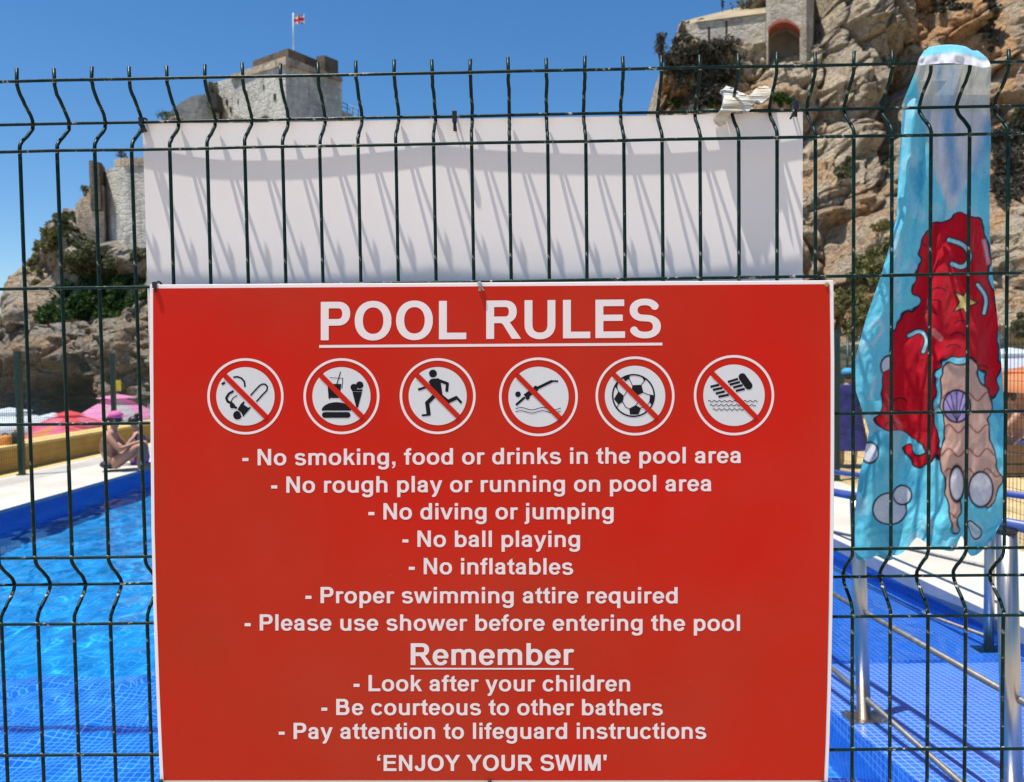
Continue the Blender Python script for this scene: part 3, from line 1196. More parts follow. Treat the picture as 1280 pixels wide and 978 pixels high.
# zip ties and rivets
def zip_tie(px, py, y, h, tail, mat, label, tilt=0.0):
    p = at(px, py, y)
    t = thing('cable_tie', label, 'cable tie', tuple(p))
    m = MB()
    pts = []
    for k in range(13):
        a = 2 * math.pi * k / 12
        pts.append((tilt * math.sin(a) * .3, .013 * math.cos(a) * .75 + .003, h * math.sin(a)))
    m.tube(pts, .0016, 6, False)
    m.build('loop', mat, t, True)
    w_ = .0034 if h > .0095 else .0026
    m = MB().box((-w_, -.0135, -h * .55), (w_, -.0075, h * .75))
    m.box((-w_ * .7, -.010, -h * 1.5), (w_ * .7, -.0076, -h * .55))
    bevel(m.build('head', mat, t), .0008)
    MB().tube([(0, -.008, 0), (tail[0] * .5, -.011, tail[1] * .5), (tail[0], -.009, tail[1])], .0015, 6).build('tail', mat, t, True)
    return t


zip_tie(181, 156, .034, .010, (.007, -.013), m_zip, 'black cable tie at the upper left corner of the blank white board')
zip_tie(569, 150, .034, .013, (.002, -.020), m_zip, 'black cable tie at the middle of the white board top edge')
zip_tie(992, 136, .034, .010, (-.008, -.018), m_zip, 'black cable tie at the upper right corner of the blank white board')
zip_tie(197.5, 358, -.003, .007, (.001, -.004), m_zip, 'black cable tie at the upper left corner of the red sign')
zip_tie(600, 357, -.003, .006, (.006, -.008), m_zip_pale, 'pale cable tie at the middle of the red sign top edge')
zip_tie(205, 975, -.003, .007, (.001, .005), m_zip, 'black cable tie at the lower left corner of the red sign')
zip_tie(612.5, 976, -.003, .006, (.0, .006), m_zip, 'black cable tie at the middle of the red sign bottom edge')
zip_tie(1026, 977, -.003, .006, (.008, .003), m_zip, 'black cable tie at the lower right corner of the red sign')
m = MB()
pc = at(1033.5, 355.8, YS - .0012)
m.ball((0, 0, 0), (.0036, .0016, .0036), 12, 6)
m.tube([(0, 0.0, 0), (0, .012, 0)], .0015, 8)
o = m.build('rivet', simple('rusty_brass', (.35, .22, .10), .5, .3, 300), None, True)
o.location = tuple(pc)
tag(o, 'small rusty rivet at the upper right corner of the red sign', 'rivet')


# ================================================================== TISSUE caught on the fence
def tissue():
    sil = [(895, 152), (891, 148), (899, 140), (904, 128), (905, 121), (901, 113), (908, 107), (918, 110), (926, 116), (936, 119), (943, 112), (950, 107), (960, 107), (965, 112), (961, 122), (952, 128), (947, 126), (941, 131), (937, 138), (930, 139), (915, 138), (908, 152), (901, 156)]
    xs = np.arange(886, 970, 1.3)
    ys = np.arange(102, 162, 1.3)
    X, Y = np.meshgrid(xs, ys)
    F = f_poly(X, Y, sil)
    F = F + .8 * vnoise(np.stack([X.ravel() * .25, Y.ravel() * .25, X.ravel() * 0], 1), 9).reshape(X.shape)
    V2, Fc = squares(F, xs, ys)
    A = np.array(V2)
    n1 = fbm(np.stack([A[:, 0] * .085, A[:, 1] * .085, A[:, 0] * 0], 1), 3, 41, True)
    n2 = vnoise(np.stack([A[:, 0] * .35, A[:, 1] * .35, A[:, 0] * 0], 1), 43)
    depth = .0075 * vnoise(np.stack([A[:, 0] * .11, A[:, 1] * .11, A[:, 0] * 0], 1), 45) + .003 * n1 + .0022 * n2
    V = []
    for (px, py), d in zip(V2, depth):
        lower = min(1, max(0, (py - 136) / 14))
        V.append(at(px, py, .006 + .0009 * (138 - py) * (1 - lower) + .016 * lower + d * (1 - .6 * lower)))
    V = V + [v + np.array([0.002, .010 + .006 * rnd.random(), .001]) for v in V]
    n = len(V2)
    Fb = [tuple(i + n for i in f)[::-1] for f in Fc]
    # border between front and back layer
    cnt = {}
    for f in Fc:
        for a, b in zip(f, f[1:] + f[:1]):
            cnt[(a, b)] = 1
    rim = [(b, a, a + n, b + n) for (a, b) in cnt if (b, a) not in cnt]
    t = NT('tissue_paper')
    co = t.coord()
    c = t.ramp(t.noise(co, 25, 3), [(.5, (.90, .89, .86)), (.72, (.88, .78, .58))])
    t.set(Base_Color=c, Roughness=.9, Normal=t.bump(t.noise(co, 160, 4), .8, .002))
    d = t.n('ShaderNodeBsdfTranslucent')
    t.l(c, d.inputs[0])
    mx = t.n('ShaderNodeMixShader')
    mx.inputs[0].default_value = .4
    t.l(t.b.outputs[0], mx.inputs[1])
    t.l(d.outputs[0], mx.inputs[2])
    t.l(mx.outputs[0], t.out.inputs[0])
    o = pyd('crumpled_tissue', V, [f[::-1] for f in Fc] + Fb[::1] + rim, t.m, None, True)
    tag(o, 'crumpled white paper tissue with yellowish stains stuck on the fence wires above the white board', 'tissue')


tissue()


# ================================================================== TOWEL
def towel():
    Lx = [(74, 1149), (80, 1147), (90, 1144), (100, 1140), (125, 1130), (155, 1127), (200, 1124), (240, 1122), (270, 1121), (300, 1114), (345, 1101), (400, 1082), (450, 1069), (490, 1070), (510, 1077), (540, 1086), (570, 1080), (600, 1073), (640, 1068), (700, 1067)]
    Rx = [(74, 1237), (80, 1238), (90, 1239), (130, 1237), (160, 1239), (200, 1238), (240, 1237), (290, 1237), (345, 1241), (400, 1247), (440, 1251), (490, 1254), (560, 1255), (600, 1257), (640, 1258), (660, 1252), (700, 1240)]
    nu = 200
    rows = []                          # (design y, depth, screen y, left, right)
    for k in range(10):                # front flap, lower hem to crest
        t = k / 9
        rows.append((80 - 24 * t, -.016 + .012 * t, None, 1147 + 14 * t ** 2, 1238 - 16 * t ** 2))
    for k in range(1, 8):              # back down to the bar
        t = k / 8
        rows.append((56 + 22 * t, -.004 + .022 * t, None, 1161 - 13 * t, 1222 + 15 * t))
    y = 79.0
    while y < 700:
        rows.append((y, None, None, float(np.interp(y, [p[0] for p in Lx], [p[1] for p in Lx])), float(np.interp(y, [p[0] for p in Rx], [p[1] for p in Rx]))))
        y += .95
    V, C2, flag = [], [], []
    U = np.linspace(0, 1, nu)
    for r, (yy, dep, _, l, rr) in enumerate(rows):
        px = l + (rr - l) * U
        py = np.full(nu, yy)
        if dep is None:
            t = (yy - 79) / 620
            base = .020 + .027 * min(1, (yy - 79) / 40)
            q = np.stack([U * 3.2 + .12 * math.sin(t * 6), np.full(nu, t * 1.1), np.zeros(nu)], 1)
            fold = fbm(q, 2, 51)
            vf = .012 + .020 * min(1, t * 2)
            d = base + vf * (fold + .35) + .0075 * np.sin(U * 24 + 5 * t + 2 * np.sin(U * 5)) * max(0, 1 - abs(t - .13) * 3.2)
            fine = fbm(np.stack([U * 9 + t * 3, np.full(nu, t * 16), np.zeros(nu)], 1), 3, 61)
            d = d + .0034 * fine + .004 * np.abs(np.sin(U * 13 + 1.5 * math.sin(t * 5) + t * 3)) ** 3 * (.4 + t)
            d = np.maximum(d, .0395 if 100 < yy < 170 else .006)
            if yy > 690:
                d = np.maximum(d, .02)
            # scalloped hem
            hem = 676 + 22 * np.abs(np.sin(U * 5.6 + .6)) - 22 * np.exp(-((U - .78) / .035) ** 2) - 10 * np.exp(-((U - .63) / .10) ** 2) + 4 * np.sin(U * 23)
            k = (yy - 640) / 60
            py = np.where(yy > 640, 640 + (hem - 640) * k, yy)
        else:
            sag = 3.0 * np.sin(U * 9 + 1) * (1 if r < 6 else .2)
            top = 4.5 * (np.abs(U - .42) * 2) ** 2.2
            py = yy + (top * (1 - abs(yy - 56) / 40)) + (2.0 * np.exp(-((U - .9) / .1) ** 2)) * 1.5 + sag * .25
            d = dep + .0035 * fbm(np.stack([U * 7, np.full(nu, r * .22), np.zeros(nu)], 1), 2, 71) + (.0 if r > 9 else -.003 * np.sin(U * 3.1))
            if r <= 9:
                d = np.minimum(d, -.0105)
                d = d * (1 if r < 5 else (1 - (r - 5) / 6))
        for a, b, e in zip(px, py, d):
            V.append((a, b, e))
        C2.append(np.stack([px, np.full(nu, yy), np.full(nu, 1.0 if r <= 16 else 0.0)], 1))
    V = np.array(V)
    D = np.stack([ray(a, b) for a, b in V[:, :2]])
    W = CW + D * ((V[:, 2] - CW[1]) / D[:, 1])[:, None]
    C2 = np.concatenate(C2)
    X, Y, top = C2[:, 0], C2[:, 1], C2[:, 2]
    nz = fbm(np.stack([X * .02, Y * .02, X * 0], 1), 3, 81)
    fine = vnoise(np.stack([X * .9, Y * .9, X * 0], 1), 85)
    aqua = np.array([.15, .62, .77])
    deep = np.array([.03, .34, .60])
    pale = np.array([.44, .70, .80])
    rgb = aqua + np.zeros((len(X), 3))
    sf = lambda f, w=1.0: np.clip(f / w * .5 + .5, 0, 1)[:, None]

    def paint(f, col, w=1.0, a=1.0):
        nonlocal rgb
        k = sf(f, w) * a
        rgb = rgb * (1 - k) + np.array(col) * k
    # water ripples on the aqua ground
    rip = fbm(np.stack([X * .035 + .4 * nz, Y * .018, X * 0], 1), 3, 91)
    paint(rip * 20 - 7, deep, 3, .55)
    rip2 = fbm(np.stack([X * .05, Y * .03, X * 0 + 5], 1), 3, 95)
    paint(rip2 * 20 - 8, pale, 3, .5)
    # reverse side showing in the gathered top
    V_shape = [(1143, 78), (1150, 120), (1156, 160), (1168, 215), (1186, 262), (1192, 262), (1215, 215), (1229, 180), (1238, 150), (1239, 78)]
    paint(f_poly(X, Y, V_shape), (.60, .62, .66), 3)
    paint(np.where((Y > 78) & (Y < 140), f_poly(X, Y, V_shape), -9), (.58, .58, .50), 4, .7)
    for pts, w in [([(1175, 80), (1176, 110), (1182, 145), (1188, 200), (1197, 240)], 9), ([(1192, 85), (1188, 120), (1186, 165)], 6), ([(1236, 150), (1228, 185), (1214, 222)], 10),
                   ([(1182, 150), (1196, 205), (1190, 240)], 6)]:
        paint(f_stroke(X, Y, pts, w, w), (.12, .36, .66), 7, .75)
    # abstract red wave, plain peach ribbon and shells: flat print in blocks of colour
    red = [(1150, 345), (1144, 320), (1152, 298), (1170, 279), (1190, 270), (1212, 271), (1230, 284), (1236, 320), (1243, 380), (1250, 430), (1252, 466), (1247, 490), (1238, 492), (1228, 474), (1216, 440), (1200, 452),
           (1184, 446), (1172, 462), (1170, 500), (1174, 540), (1172, 566), (1160, 580), (1142, 578), (1134, 566), (1138, 553), (1143, 568), (1152, 570), (1158, 558), (1150, 547), (1120, 540), (1097, 527), (1104, 495), (1110, 460), (1116, 425), (1120, 398), (1138, 385), (1149, 374), (1140, 362)]
    def smooth(pts, n=2, closed=True):
        for _ in range(n):
            q = [] if closed else [pts[0]]
            m_ = len(pts)
            for i in range(m_ if closed else m_ - 1):
                a_, b_ = pts[i], pts[(i + 1) % m_]
                q += [(a_[0] * .75 + b_[0] * .25, a_[1] * .75 + b_[1] * .25), (a_[0] * .25 + b_[0] * .75, a_[1] * .25 + b_[1] * .75)]
            if not closed:
                q.append(pts[-1])
            pts = q
        return pts
    red = smooth(red)
    wob = vnoise(np.stack([X * .055, Y * .055, X * 0], 1), 87) * 7 + vnoise(np.stack([X * .12, Y * .12, X * 0], 1), 88) * 2.5
    fr = f_poly(X, Y, red) + wob
    paint(fr, (.55, .004, .018), 1)
    paint(1.3 - np.abs(fr), (.012, .008, .02), .8)
    # aqua swirls cut into the red, then scale lines: nothing figurative
    for pts, w in [([(1186, 300), (1206, 306), (1214, 322), (1204, 336), (1190, 330)], 7), ([(1136, 420), (1150, 412), (1160, 424), (1154, 440)], 6), ([(1222, 356), (1234, 372), (1230, 392)], 6)]:
        pts = smooth(pts, 3, False)
        fw_ = np.minimum(f_stroke(X, Y, pts, w, w), fr - 2)
        paint(fw_, (.40, .70, .78), 1)
        paint(np.where(fr > 1, 1.0 - np.abs(f_stroke(X, Y, pts, w, w)), -9), (.012, .008, .02), .8)
    # coral dots and arcs
    for k_ in range(46):
        qx, qy = 1102 + (k_ * 37 % 149), 282 + (k_ * 71 % 285)
        rr_ = 2.2 + (k_ * 13 % 5) * .5
        fd_ = np.minimum(f_circle(X, Y, qx, qy, rr_), fr - 4)
        paint(fd_, (.62, .16, .14), 1)
    for k_ in range(16):
        qx, qy = 1110 + (k_ * 53 % 130), 300 + (k_ * 97 % 250)
        paint(np.minimum(f_stroke(X, Y, ell(qx, qy, 9, 7, 200, 340), 1.6, 1.6), fr - 3), (.02, .006, .015), .7)
    peach = [(1174, 462), (1186, 449), (1200, 455), (1216, 443), (1228, 476), (1237, 500), (1240, 540), (1248, 580), (1252, 606), (1236, 640), (1222, 610), (1210, 625), (1204, 610), (1200, 668), (1190, 672), (1182, 640), (1178, 600), (1178, 560), (1176, 520)]
    peach = smooth(peach)
    fp = f_poly(X, Y, peach) - 1.0 + wob * .6
    paint(fp, (.66, .40, .31), 1)
    paint(1.1 - np.abs(fp), (.012, .008, .02), .8)
    for yy_ in (490, 530, 560, 585, 640):
        paint(np.minimum(f_stroke(X, Y, wavy(1168, 1256, yy_ + 6, 5, 24), 2.0, 2.0), fp - .5), (.30, .10, .08), .8)
    # starfish on the red
    star = []
    for k in range(10):
        r_ = 21 if k % 2 == 0 else 8.5
        a = math.radians(-70 + 36 * k)
        star.append((1206 + r_ * math.cos(a) * .8, 1 * (378 + r_ * math.sin(a)) + 0))
    fs = f_poly(X, Y, star)
    paint(fs, (.66, .48, .16), 1)
    paint(1.0 - np.abs(fs), (.012, .008, .02), .8)
    # fan shell
    fsh = f_circle(X, Y, 1196, 508, 17, 20)
    paint(fsh, (.40, .30, .62), 1)
    paint(1.1 - np.abs(fsh), (.012, .008, .02), .8)
    for a in (-60, -30, 0, 30, 60):
        e = (1196 + 16 * math.sin(math.radians(a)), 508 - 19 * math.cos(math.radians(a)))
        paint(f_stroke(X, Y, [(1196, 527), e], 1.3, 1.3), (.012, .008, .02), .7)
    # bubbles
    for cx_, cy_, rx, ry in [(1112, 637, 21, 20.5), (1128, 619, 11.5, 12), (1112, 458, 11, 13), (1087, 566, 11, 13), (1196, 605, 9, 22), (1226, 612, 15, 22), (1218, 668, 9, 9)]:
        if cx_ == 1112 and cy_ == 458:
            fb = np.minimum(f_circle(X, Y, cx_, cy_, rx, ry), -fr - .5)
        else:
            fb = f_circle(X, Y, cx_, cy_, rx, ry)
        paint(fb, (.66, .65, .70), 1, .95)
        paint(np.where(fr > 0, -3, 1.1 - np.abs(f_circle(X, Y, cx_, cy_, rx, ry))), (.012, .008, .02), .8)
    for pts in [[(1086, 410), (1098, 398), (1104, 412), (1090, 432)], [(1116, 300), (1124, 322), (1120, 350)], [(1094, 470), (1088, 500)], [(1230, 300), (1236, 330)]]:
        paint(f_stroke(X, Y, pts, 4, 4), (.62, .70, .80), 2, .55)
    # hem bands
    paint(np.where(Y > 655, 3 - np.abs(Y - 668), -9), (.06, .42, .52), 1.5, .5)
    # over-the-bar flap
    tm = top > .5
    white = np.array([.74, .73, .76])
    flap = np.arange(len(X)) // nu
    cy2 = np.array([.20, .62, .78])
    kk = np.clip((flap - 4.2 + 1.2 * nz) * 1.2, 0, 1)[:, None]
    rgb = np.where(tm[:, None], white * (1 - kk) + cy2 * kk, rgb)
    rgb = rgb * (1 + .10 * fine[:, None])
    me = fast_mesh('towel', W, grid_quads(len(rows), nu)[:, ::-1])
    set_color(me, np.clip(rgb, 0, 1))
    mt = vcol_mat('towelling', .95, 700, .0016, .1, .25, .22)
    t = thing('beach_towel', 'aqua beach towel with red, peach and bubble print hanging over the fence top', 'towel', (0, 0, 0))
    o = link_mesh('printed_cloth', me, mt, t, True)
    # the lower back layer: its lavender reverse shows along the left edge
    L2 = [(505, 1094), (520, 1090), (560, 1083), (600, 1074), (640, 1068), (668, 1066), (700, 1070)]
    V, rows2 = [], 0
    for yy in np.arange(500, 700, 2.0):
        l = float(np.interp(yy, [p[0] for p in L2], [p[1] for p in L2]))
        r_ = l + 46
        for u in np.linspace(0, 1, 24):
            px = l + (r_ - l) * u
            V.append(at(px, yy + 3 * math.sin(u * 9) * (yy > 690), .092 + .010 * math.sin(u * 5 + yy * .02) + .003 * math.sin(yy * .11 + u * 4)))
        rows2 += 1
    me2 = fast_mesh('back_layer', np.array(V), grid_quads(rows2, 24)[:, ::-1])
    yv = np.array([proj(v)[1] for v in V])
    col = np.where((yv > 645)[:, None], np.array([.10, .42, .55]), np.array([.50, .54, .70]))
    set_color(me2, col)
    link_mesh('back_layer', me2, mt, t, True)


towel()

# ================================================================== LEFT POOLSIDE: parapet, net fence, bags
wl = thing('parapet_wall', 'low yellow painted parapet wall along the left side of the pool deck', 'wall', (-8.3, 5, 0))


def cw(mb, name, mat, parent, smooth=False, bev=0):
    L = parent.location
    mb.v = [(v[0] - L[0], v[1] - L[1], v[2] - L[2]) for v in mb.v]
    o = mb.build(name, mat, parent, smooth)
    if bev:
        bevel(o, bev)
    return o


cw(MB().box((-8.55, -8, -1.3), (-8.06, 30, .36)), 'wall_body', m_yellow, wl)
cw(MB().box((-8.58, -8, .362), (-8.03, 30, .41)), 'coping', m_yellow_top, wl, bev=.01)


def bag(px, py, w, h, d, mat, strap, label, zb):
    p = grd(px, py, zb)
    t = thing('beach_bag', label, 'bag', (p[0], p[1], zb))
    m = MB()
    rows = [(0, .92), (.15, 1), (.6, 1.02), (.9, .9), (1, .7)]
    for z, s in rows:
        for k in range(12):
            a = 2 * math.pi * k / 12
            c, q = math.cos(a), math.sin(a)
            m.v.append((w / 2 * s * math.copysign(abs(c) ** .5, c), d / 2 * s * math.copysign(abs(q) ** .5, q), z * h))
    for j in range(len(rows) - 1):
        for k in range(12):
            m.f.append((j * 12 + k, j * 12 + (k + 1) % 12, (j + 1) * 12 + (k + 1) % 12, (j + 1) * 12 + k))
    m.f.append(tuple(range(12))[::-1])
    m.f.append(tuple(48 + k for k in range(12)))
    m.build('bag_body', mat, t, True)
    MB().tube([(w * .3 * math.cos(a), 0, h * .85 + h * .35 * math.sin(a)) for a in [math.pi * k / 8 for k in range(9)]], .012, 6).build('strap', strap, t, True)
    return t


m_orange = simple('orange_fabric', (.62, .25, .05), .8, .15, 30)
m_black = simple('black_fabric', (.02, .02, .022), .8, .2, 30)
bag(7, 556, .20, .15, .16, m_orange, m_black, 'orange beach bag on the yellow parapet wall at the far left', .411)
bag(22, 555, .17, .19, .16, m_black, m_orange, 'black beach bag beside the orange one on the yellow parapet wall', .411)


def net_fence(name, label, x0, ya, yb, step, h, wires_from, wires_to):
    t = thing(name, label, 'fence', (x0, ya, 0))
    n = int(round((yb - ya) / step))
    for k in range(n + 1):
        m = MB().box((-.035, -.035, 0), (.035, .035, h))
        m.box((-.06, -.06, 0), (.06, .06, .012))
        o = m.build('post', m_greenpost, t)
        o.location = (0, k * step, .004)
        MB().box((-.038, -.038, h + .001), (.038, .038, h + .02)).build('post_cap', m_greenpost, o)
    m = MB()
    yy = wires_from
    while yy < wires_to:
        m.box((-.0017, yy - ya - .0017, .06), (.0017, yy - ya + .0017, h - .06))
        yy += .05
    z = .1
    while z < h - .05:
        m.box((.0019, wires_from - ya, z - .0017), (.005, wires_to - ya, z + .0017))
        z += .1
    o = m.build('wire_mesh', m_greenpost, t)
    o['kind'] = 'stuff'
    return t


net_fence('net_fence', 'thin green mesh fence with square posts along the yellow parapet, left side', -7.64, 5.1, 21.3, 2.7, 1.86, 5.1, 21.3)


# ================================================================== RIGHT POOLSIDE
fp_ = grd(1045.5, 601)
net_fence('net_fence', 'thin green mesh fence with square posts on the terrace behind the towel', fp_[0], fp_[1] - 2.7 * 3, fp_[1] + 2.7 * 2, 2.7, 1.95, fp_[1] - 2.7 * 3, fp_[1] + 2.7 * 2)


def handrail(name, label, feet, rails, post_r, h, rail_dir, ext, lean=0.0):
    """feet: post base points; rails: list of (z above foot, radius)"""
    t = thing(name, label, 'handrail', tuple(feet[0]))
    L = np.array(feet[0])
    for p in feet:
        p = np.array(p)
        o = MB().tube([tuple(p - L), tuple(p - L + np.array([lean, 0, h]))], post_r, 18).build('post', m_steel, t, True)
        c = MB().tube([(lean, 0, h + .001), (lean, 0, h + .012)], post_r * 1.06, 18)
        c.v = [(v[0] + p[0] - L[0], v[1] + p[1] - L[1], v[2] + p[2] - L[2]) for v in c.v]
        c.build('post_cap', m_zip, o)
        m = MB().box((-.085, -.06, .002), (.085, .06, .012))
        for sx in (-1, 1):
            for sy in (-1, 1):
                m.tube([(sx * .065, sy * .042, .012), (sx * .065, sy * .042, .022)], .009, 6)
        m.v = [(v[0] + p[0] - L[0], v[1] + p[1] - L[1], v[2] + p[2] - L[2]) for v in m.v]
        m.build('foot_plate', m_steel, o)
    a, b = np.array(feet[0]), np.array(feet[-1])
    for z, r in rails:
        d = rail_dir
        s0, s1 = ext
        p0, p1 = a + d * s0 - L, a + d * s1 - L
        MB().tube([(p0[0] , p0[1], p0[2] + z), (p1[0], p1[1], p1[2] + z)], r, 10).build('rail', m_rail, t, True)
    return t


# left handrail: two posts seen, the near one at the right edge of the picture
f1 = grd(1080, 897, ZR(2.35))
f1[2] = ZR(f1[1]) + .001
f3 = np.array([1.628, 1.40, ZR(1.40) + .001])
rd = (f1 - f3) / (f1 - f3)[1]


def on_line(px, py):
    """point seen at px, py in the vertical plane through both posts"""
    lo, hi = .3, 9.0
    for _ in range(60):
        y = (lo + hi) / 2
        if at(px, py, y)[0] > f1[0] + rd[0] * (y - f1[1]):
            hi = y
        else:
            lo = y
    return at(px, py, (lo + hi) / 2)


hr = handrail('ramp_handrail', 'stainless steel handrail with two lower rails at the pool side of the tiled ramp', [f1, f3, f1 + rd * 2.4], [], .031, 1.04, rd, (0, 1), lean=-.036)
for pa, pb, r, mt_ in [((1077, 763), (1262, 868), .0125, m_rail), ((1082, 873), (1200, 978), .0125, m_rail), ((1050, 617), (1270, 657), .0195, m_bluerail)]:
    A, B = on_line(*pa), on_line(*pb)
    d = (A - B) / (A - B)[1]
    p0, p1 = B - d * .35 - f1, A + d * 2.4 - f1
    MB().tube([tuple(p0), tuple(p1)], r, 12).build('rail' if r < .015 else 'top_rail', mt_, hr, True)
f2 = grd(1240, 812, ZR(3.35))
f2 = np.array([f2[0] - .02, f2[1], ZR(f2[1]) + .001])
handrail('ramp_handrail', 'stainless steel handrail standing by the white deck edge on the far side of the ramp', [f2, f2 + np.array([-.18, 2.6, -.29])], [(.10, .012), (.53, .012)], .029, .93, np.array([-.07, 1, -.112]), (-.0, 3.0))
h2 = [o_ for o_ in COL.objects if o_.name.startswith('ramp_handrail')][-1]
A, B = at(1060, 580.5, f2[1] + 3.2), at(1272, 619, f2[1] - .12)
A[0] = f2[0] + (f2[0] - .18 - f2[0]) / 2.6 * (A[1] - f2[1])
MB().tube([tuple(B + (B - A) * .25 - f2), tuple(A - f2)], .021, 12).build('top_rail', m_bluerail, h2, True)


# ================================================================== PARASOLS
def parasol(px, py, y, r, rise, cols, label, h=2.1, name='parasol', group=None, tilt=0.0, vent=True, zground=None):
    c = at(px, py, y)
    zg = c[2] - h if zground is None else zground
    t = thing(name, label, 'parasol', (c[0], c[1], zg), group)
    H = c[2] - zg
    MB().tube([(0, 0, 0), (0, 0, H + .04)], .022, 8).build('pole', m_steel, t, True)
    n = 8
    for k in range(n):
        a0, a1 = 2 * math.pi * k / n + .2, 2 * math.pi * (k + 1) / n + .2
        m = MB()
        for i in range(7):
            q = i / 6
            for j in range(5):
                a = a0 + (a1 - a0) * j / 4
                bulge = math.cos(math.pi / n) / math.cos(a - (a0 + a1) / 2)
                rr = r * q * (1 - (1 - bulge) * .6)
                z = H - rise * (q ** 1.35) + .035 * math.cos((j - 2) / 2 * math.pi / 2) * q
                m.v.append((rr * math.cos(a), rr * math.sin(a), z))
        for j in range(5):
            a = a0 + (a1 - a0) * j / 4
            x, y_, z = m.v[6 * 5 + j]
            m.v.append((x * 1.0, y_ * 1.0, z - .12))
        for i in range(7):
            for j in range(4):
                m.f.append((i * 5 + j, (i + 1) * 5 + j, (i + 1) * 5 + j + 1, i * 5 + j + 1))
        m.build('canopy_panel', cols[k % len(cols)], t, True)
        e = (r * math.cos(a0), r * math.sin(a0), H - rise)
        MB().tube([(0, 0, H - .05), e], .008, 5).build('rib', m_steel, t, True)
    if vent:
        m = MB()
        m.v.append((0, 0, H + .07))
        for k in range(16):
            a = 2 * math.pi * k / 16
            m.v.append((r * .42 * math.cos(a), r * .42 * math.sin(a), H - .03 - .0))
        for k in range(16):
            m.f.append((0, 1 + k, 1 + (k + 1) % 16))
        m.build('vent_cap', cols[0], t, True)
    return t


def cloth(name, c):
    t = NT(name)
    t.set(Base_Color=c, Roughness=.85, Specular_IOR_Level=.2)
    d = t.n('ShaderNodeBsdfTranslucent')
    d.inputs[0].default_value = (*c, 1)
    mx = t.n('ShaderNodeMixShader')
    mx.inputs[0].default_value = .4
    t.l(t.b.outputs[0], mx.inputs[1])
    t.l(d.outputs[0], mx.inputs[2])
    t.l(mx.outputs[0], t.out.inputs[0])
    return t.m


m_pink = cloth('pink_canvas', (.85, .36, .60))
m_pgrey = cloth('pale_grey_canvas', (.55, .55, .57))
m_redc = cloth('red_canvas', (.78, .12, .13))
m_rose = cloth('rose_canvas', (.80, .20, .32))
m_whitec = cloth('white_canvas', (.70, .78, .82))
m_stripe = cloth('blue_white_canvas', (.55, .60, .75))
m_orangec = cloth('orange_canvas', (.75, .30, .14))
parasol(146, 496, 18, 1.12, .62, [m_pink, m_pink, m_pgrey, m_pink], 'pink beach parasol with one pale grey panel behind the seated bathers')
parasol(86, 517, 16.5, .80, .30, [m_redc, m_rose], 'red and rose beach parasol left of the pink one beyond the parapet', h=1.9)
parasol(72, 531, 13.6, .60, .22, [m_rose, m_orangec, m_rose, m_redc], 'low rose and orange parasol nearest to the yellow parapet', h=1.9, vent=False)
parasol(12, 513, 17.5, 1.15, .42, [m_whitec], 'white beach parasol at the far left beyond the parapet', h=2.0)
parasol(66, 519, 21, .95, .30, [m_whitec, m_whitec, m_stripe], 'pale parasol between the white one and the red one', h=2.0)


# ================================================================== PEOPLE
def skin_mat(name, c):
    t = NT(name)
    co = t.coord()
    t.set(Base_Color=t.ramp(t.noise(co, 9, 4), [(.3, tuple(x * .88 for x in c)), (.7, c)]), Roughness=.5, Specular_IOR_Level=.35,
          Subsurface_Weight=.08)
    return t.m


def body(joints, edges, mat, parent, name='body', sub=2):
    me = bpy.data.meshes.new(name)
    keys = list(joints)
    me.from_pydata([joints[k][0] for k in keys], [(keys.index(a), keys.index(b)) for a, b in edges], [])
    o = bpy.data.objects.new(name, me)
    COL.objects.link(o)
    o.parent = parent
    me.materials.append(mat)
    sk = o.modifiers.new('skin', 'SKIN')
    sv = me.skin_vertices[0].data
    for i, k in enumerate(keys):
        r = joints[k][1]
        sv[i].radius = r if isinstance(r, tuple) else (r, r)
        sv[i].use_root = (i == 0)
    sk.use_smooth_shade = True
    sb = o.modifiers.new('subdivision', 'SUBSURF')
    sb.levels = sb.render_levels = sub
    return o


def add_hand(J, E, wrist, hand, d, side):
    """palm and five fingers from hand point along direction d"""
    d = Vector(d).normalized()
    s = d.cross(Vector((0, 0, 1)))
    if s.length < .1:
        s = Vector((1, 0, 0))
    s.normalize()
    h = Vector(J[hand][0])
    for k, (off, ln) in enumerate([(-.030, .065), (-.010, .078), (.011, .074), (.031, .058)]):
        a = h + d * .035 + s * off
        b = a + d * ln * .6 + Vector((0, 0, -.012))
        J[hand + 'f%d' % k] = (tuple(a), .010)
        J[hand + 'g%d' % k] = (tuple(b), .008)
        E += [(hand, hand + 'f%d' % k), (hand + 'f%d' % k, hand + 'g%d' % k)]
    a = h + s * side * .036 + d * .012
    J[hand + 't'] = (tuple(a), .011)
    J[hand + 'u'] = (tuple(a + d * .035 + s * side * .018), .009)
    E += [(hand, hand + 't'), (hand + 't', hand + 'u')]


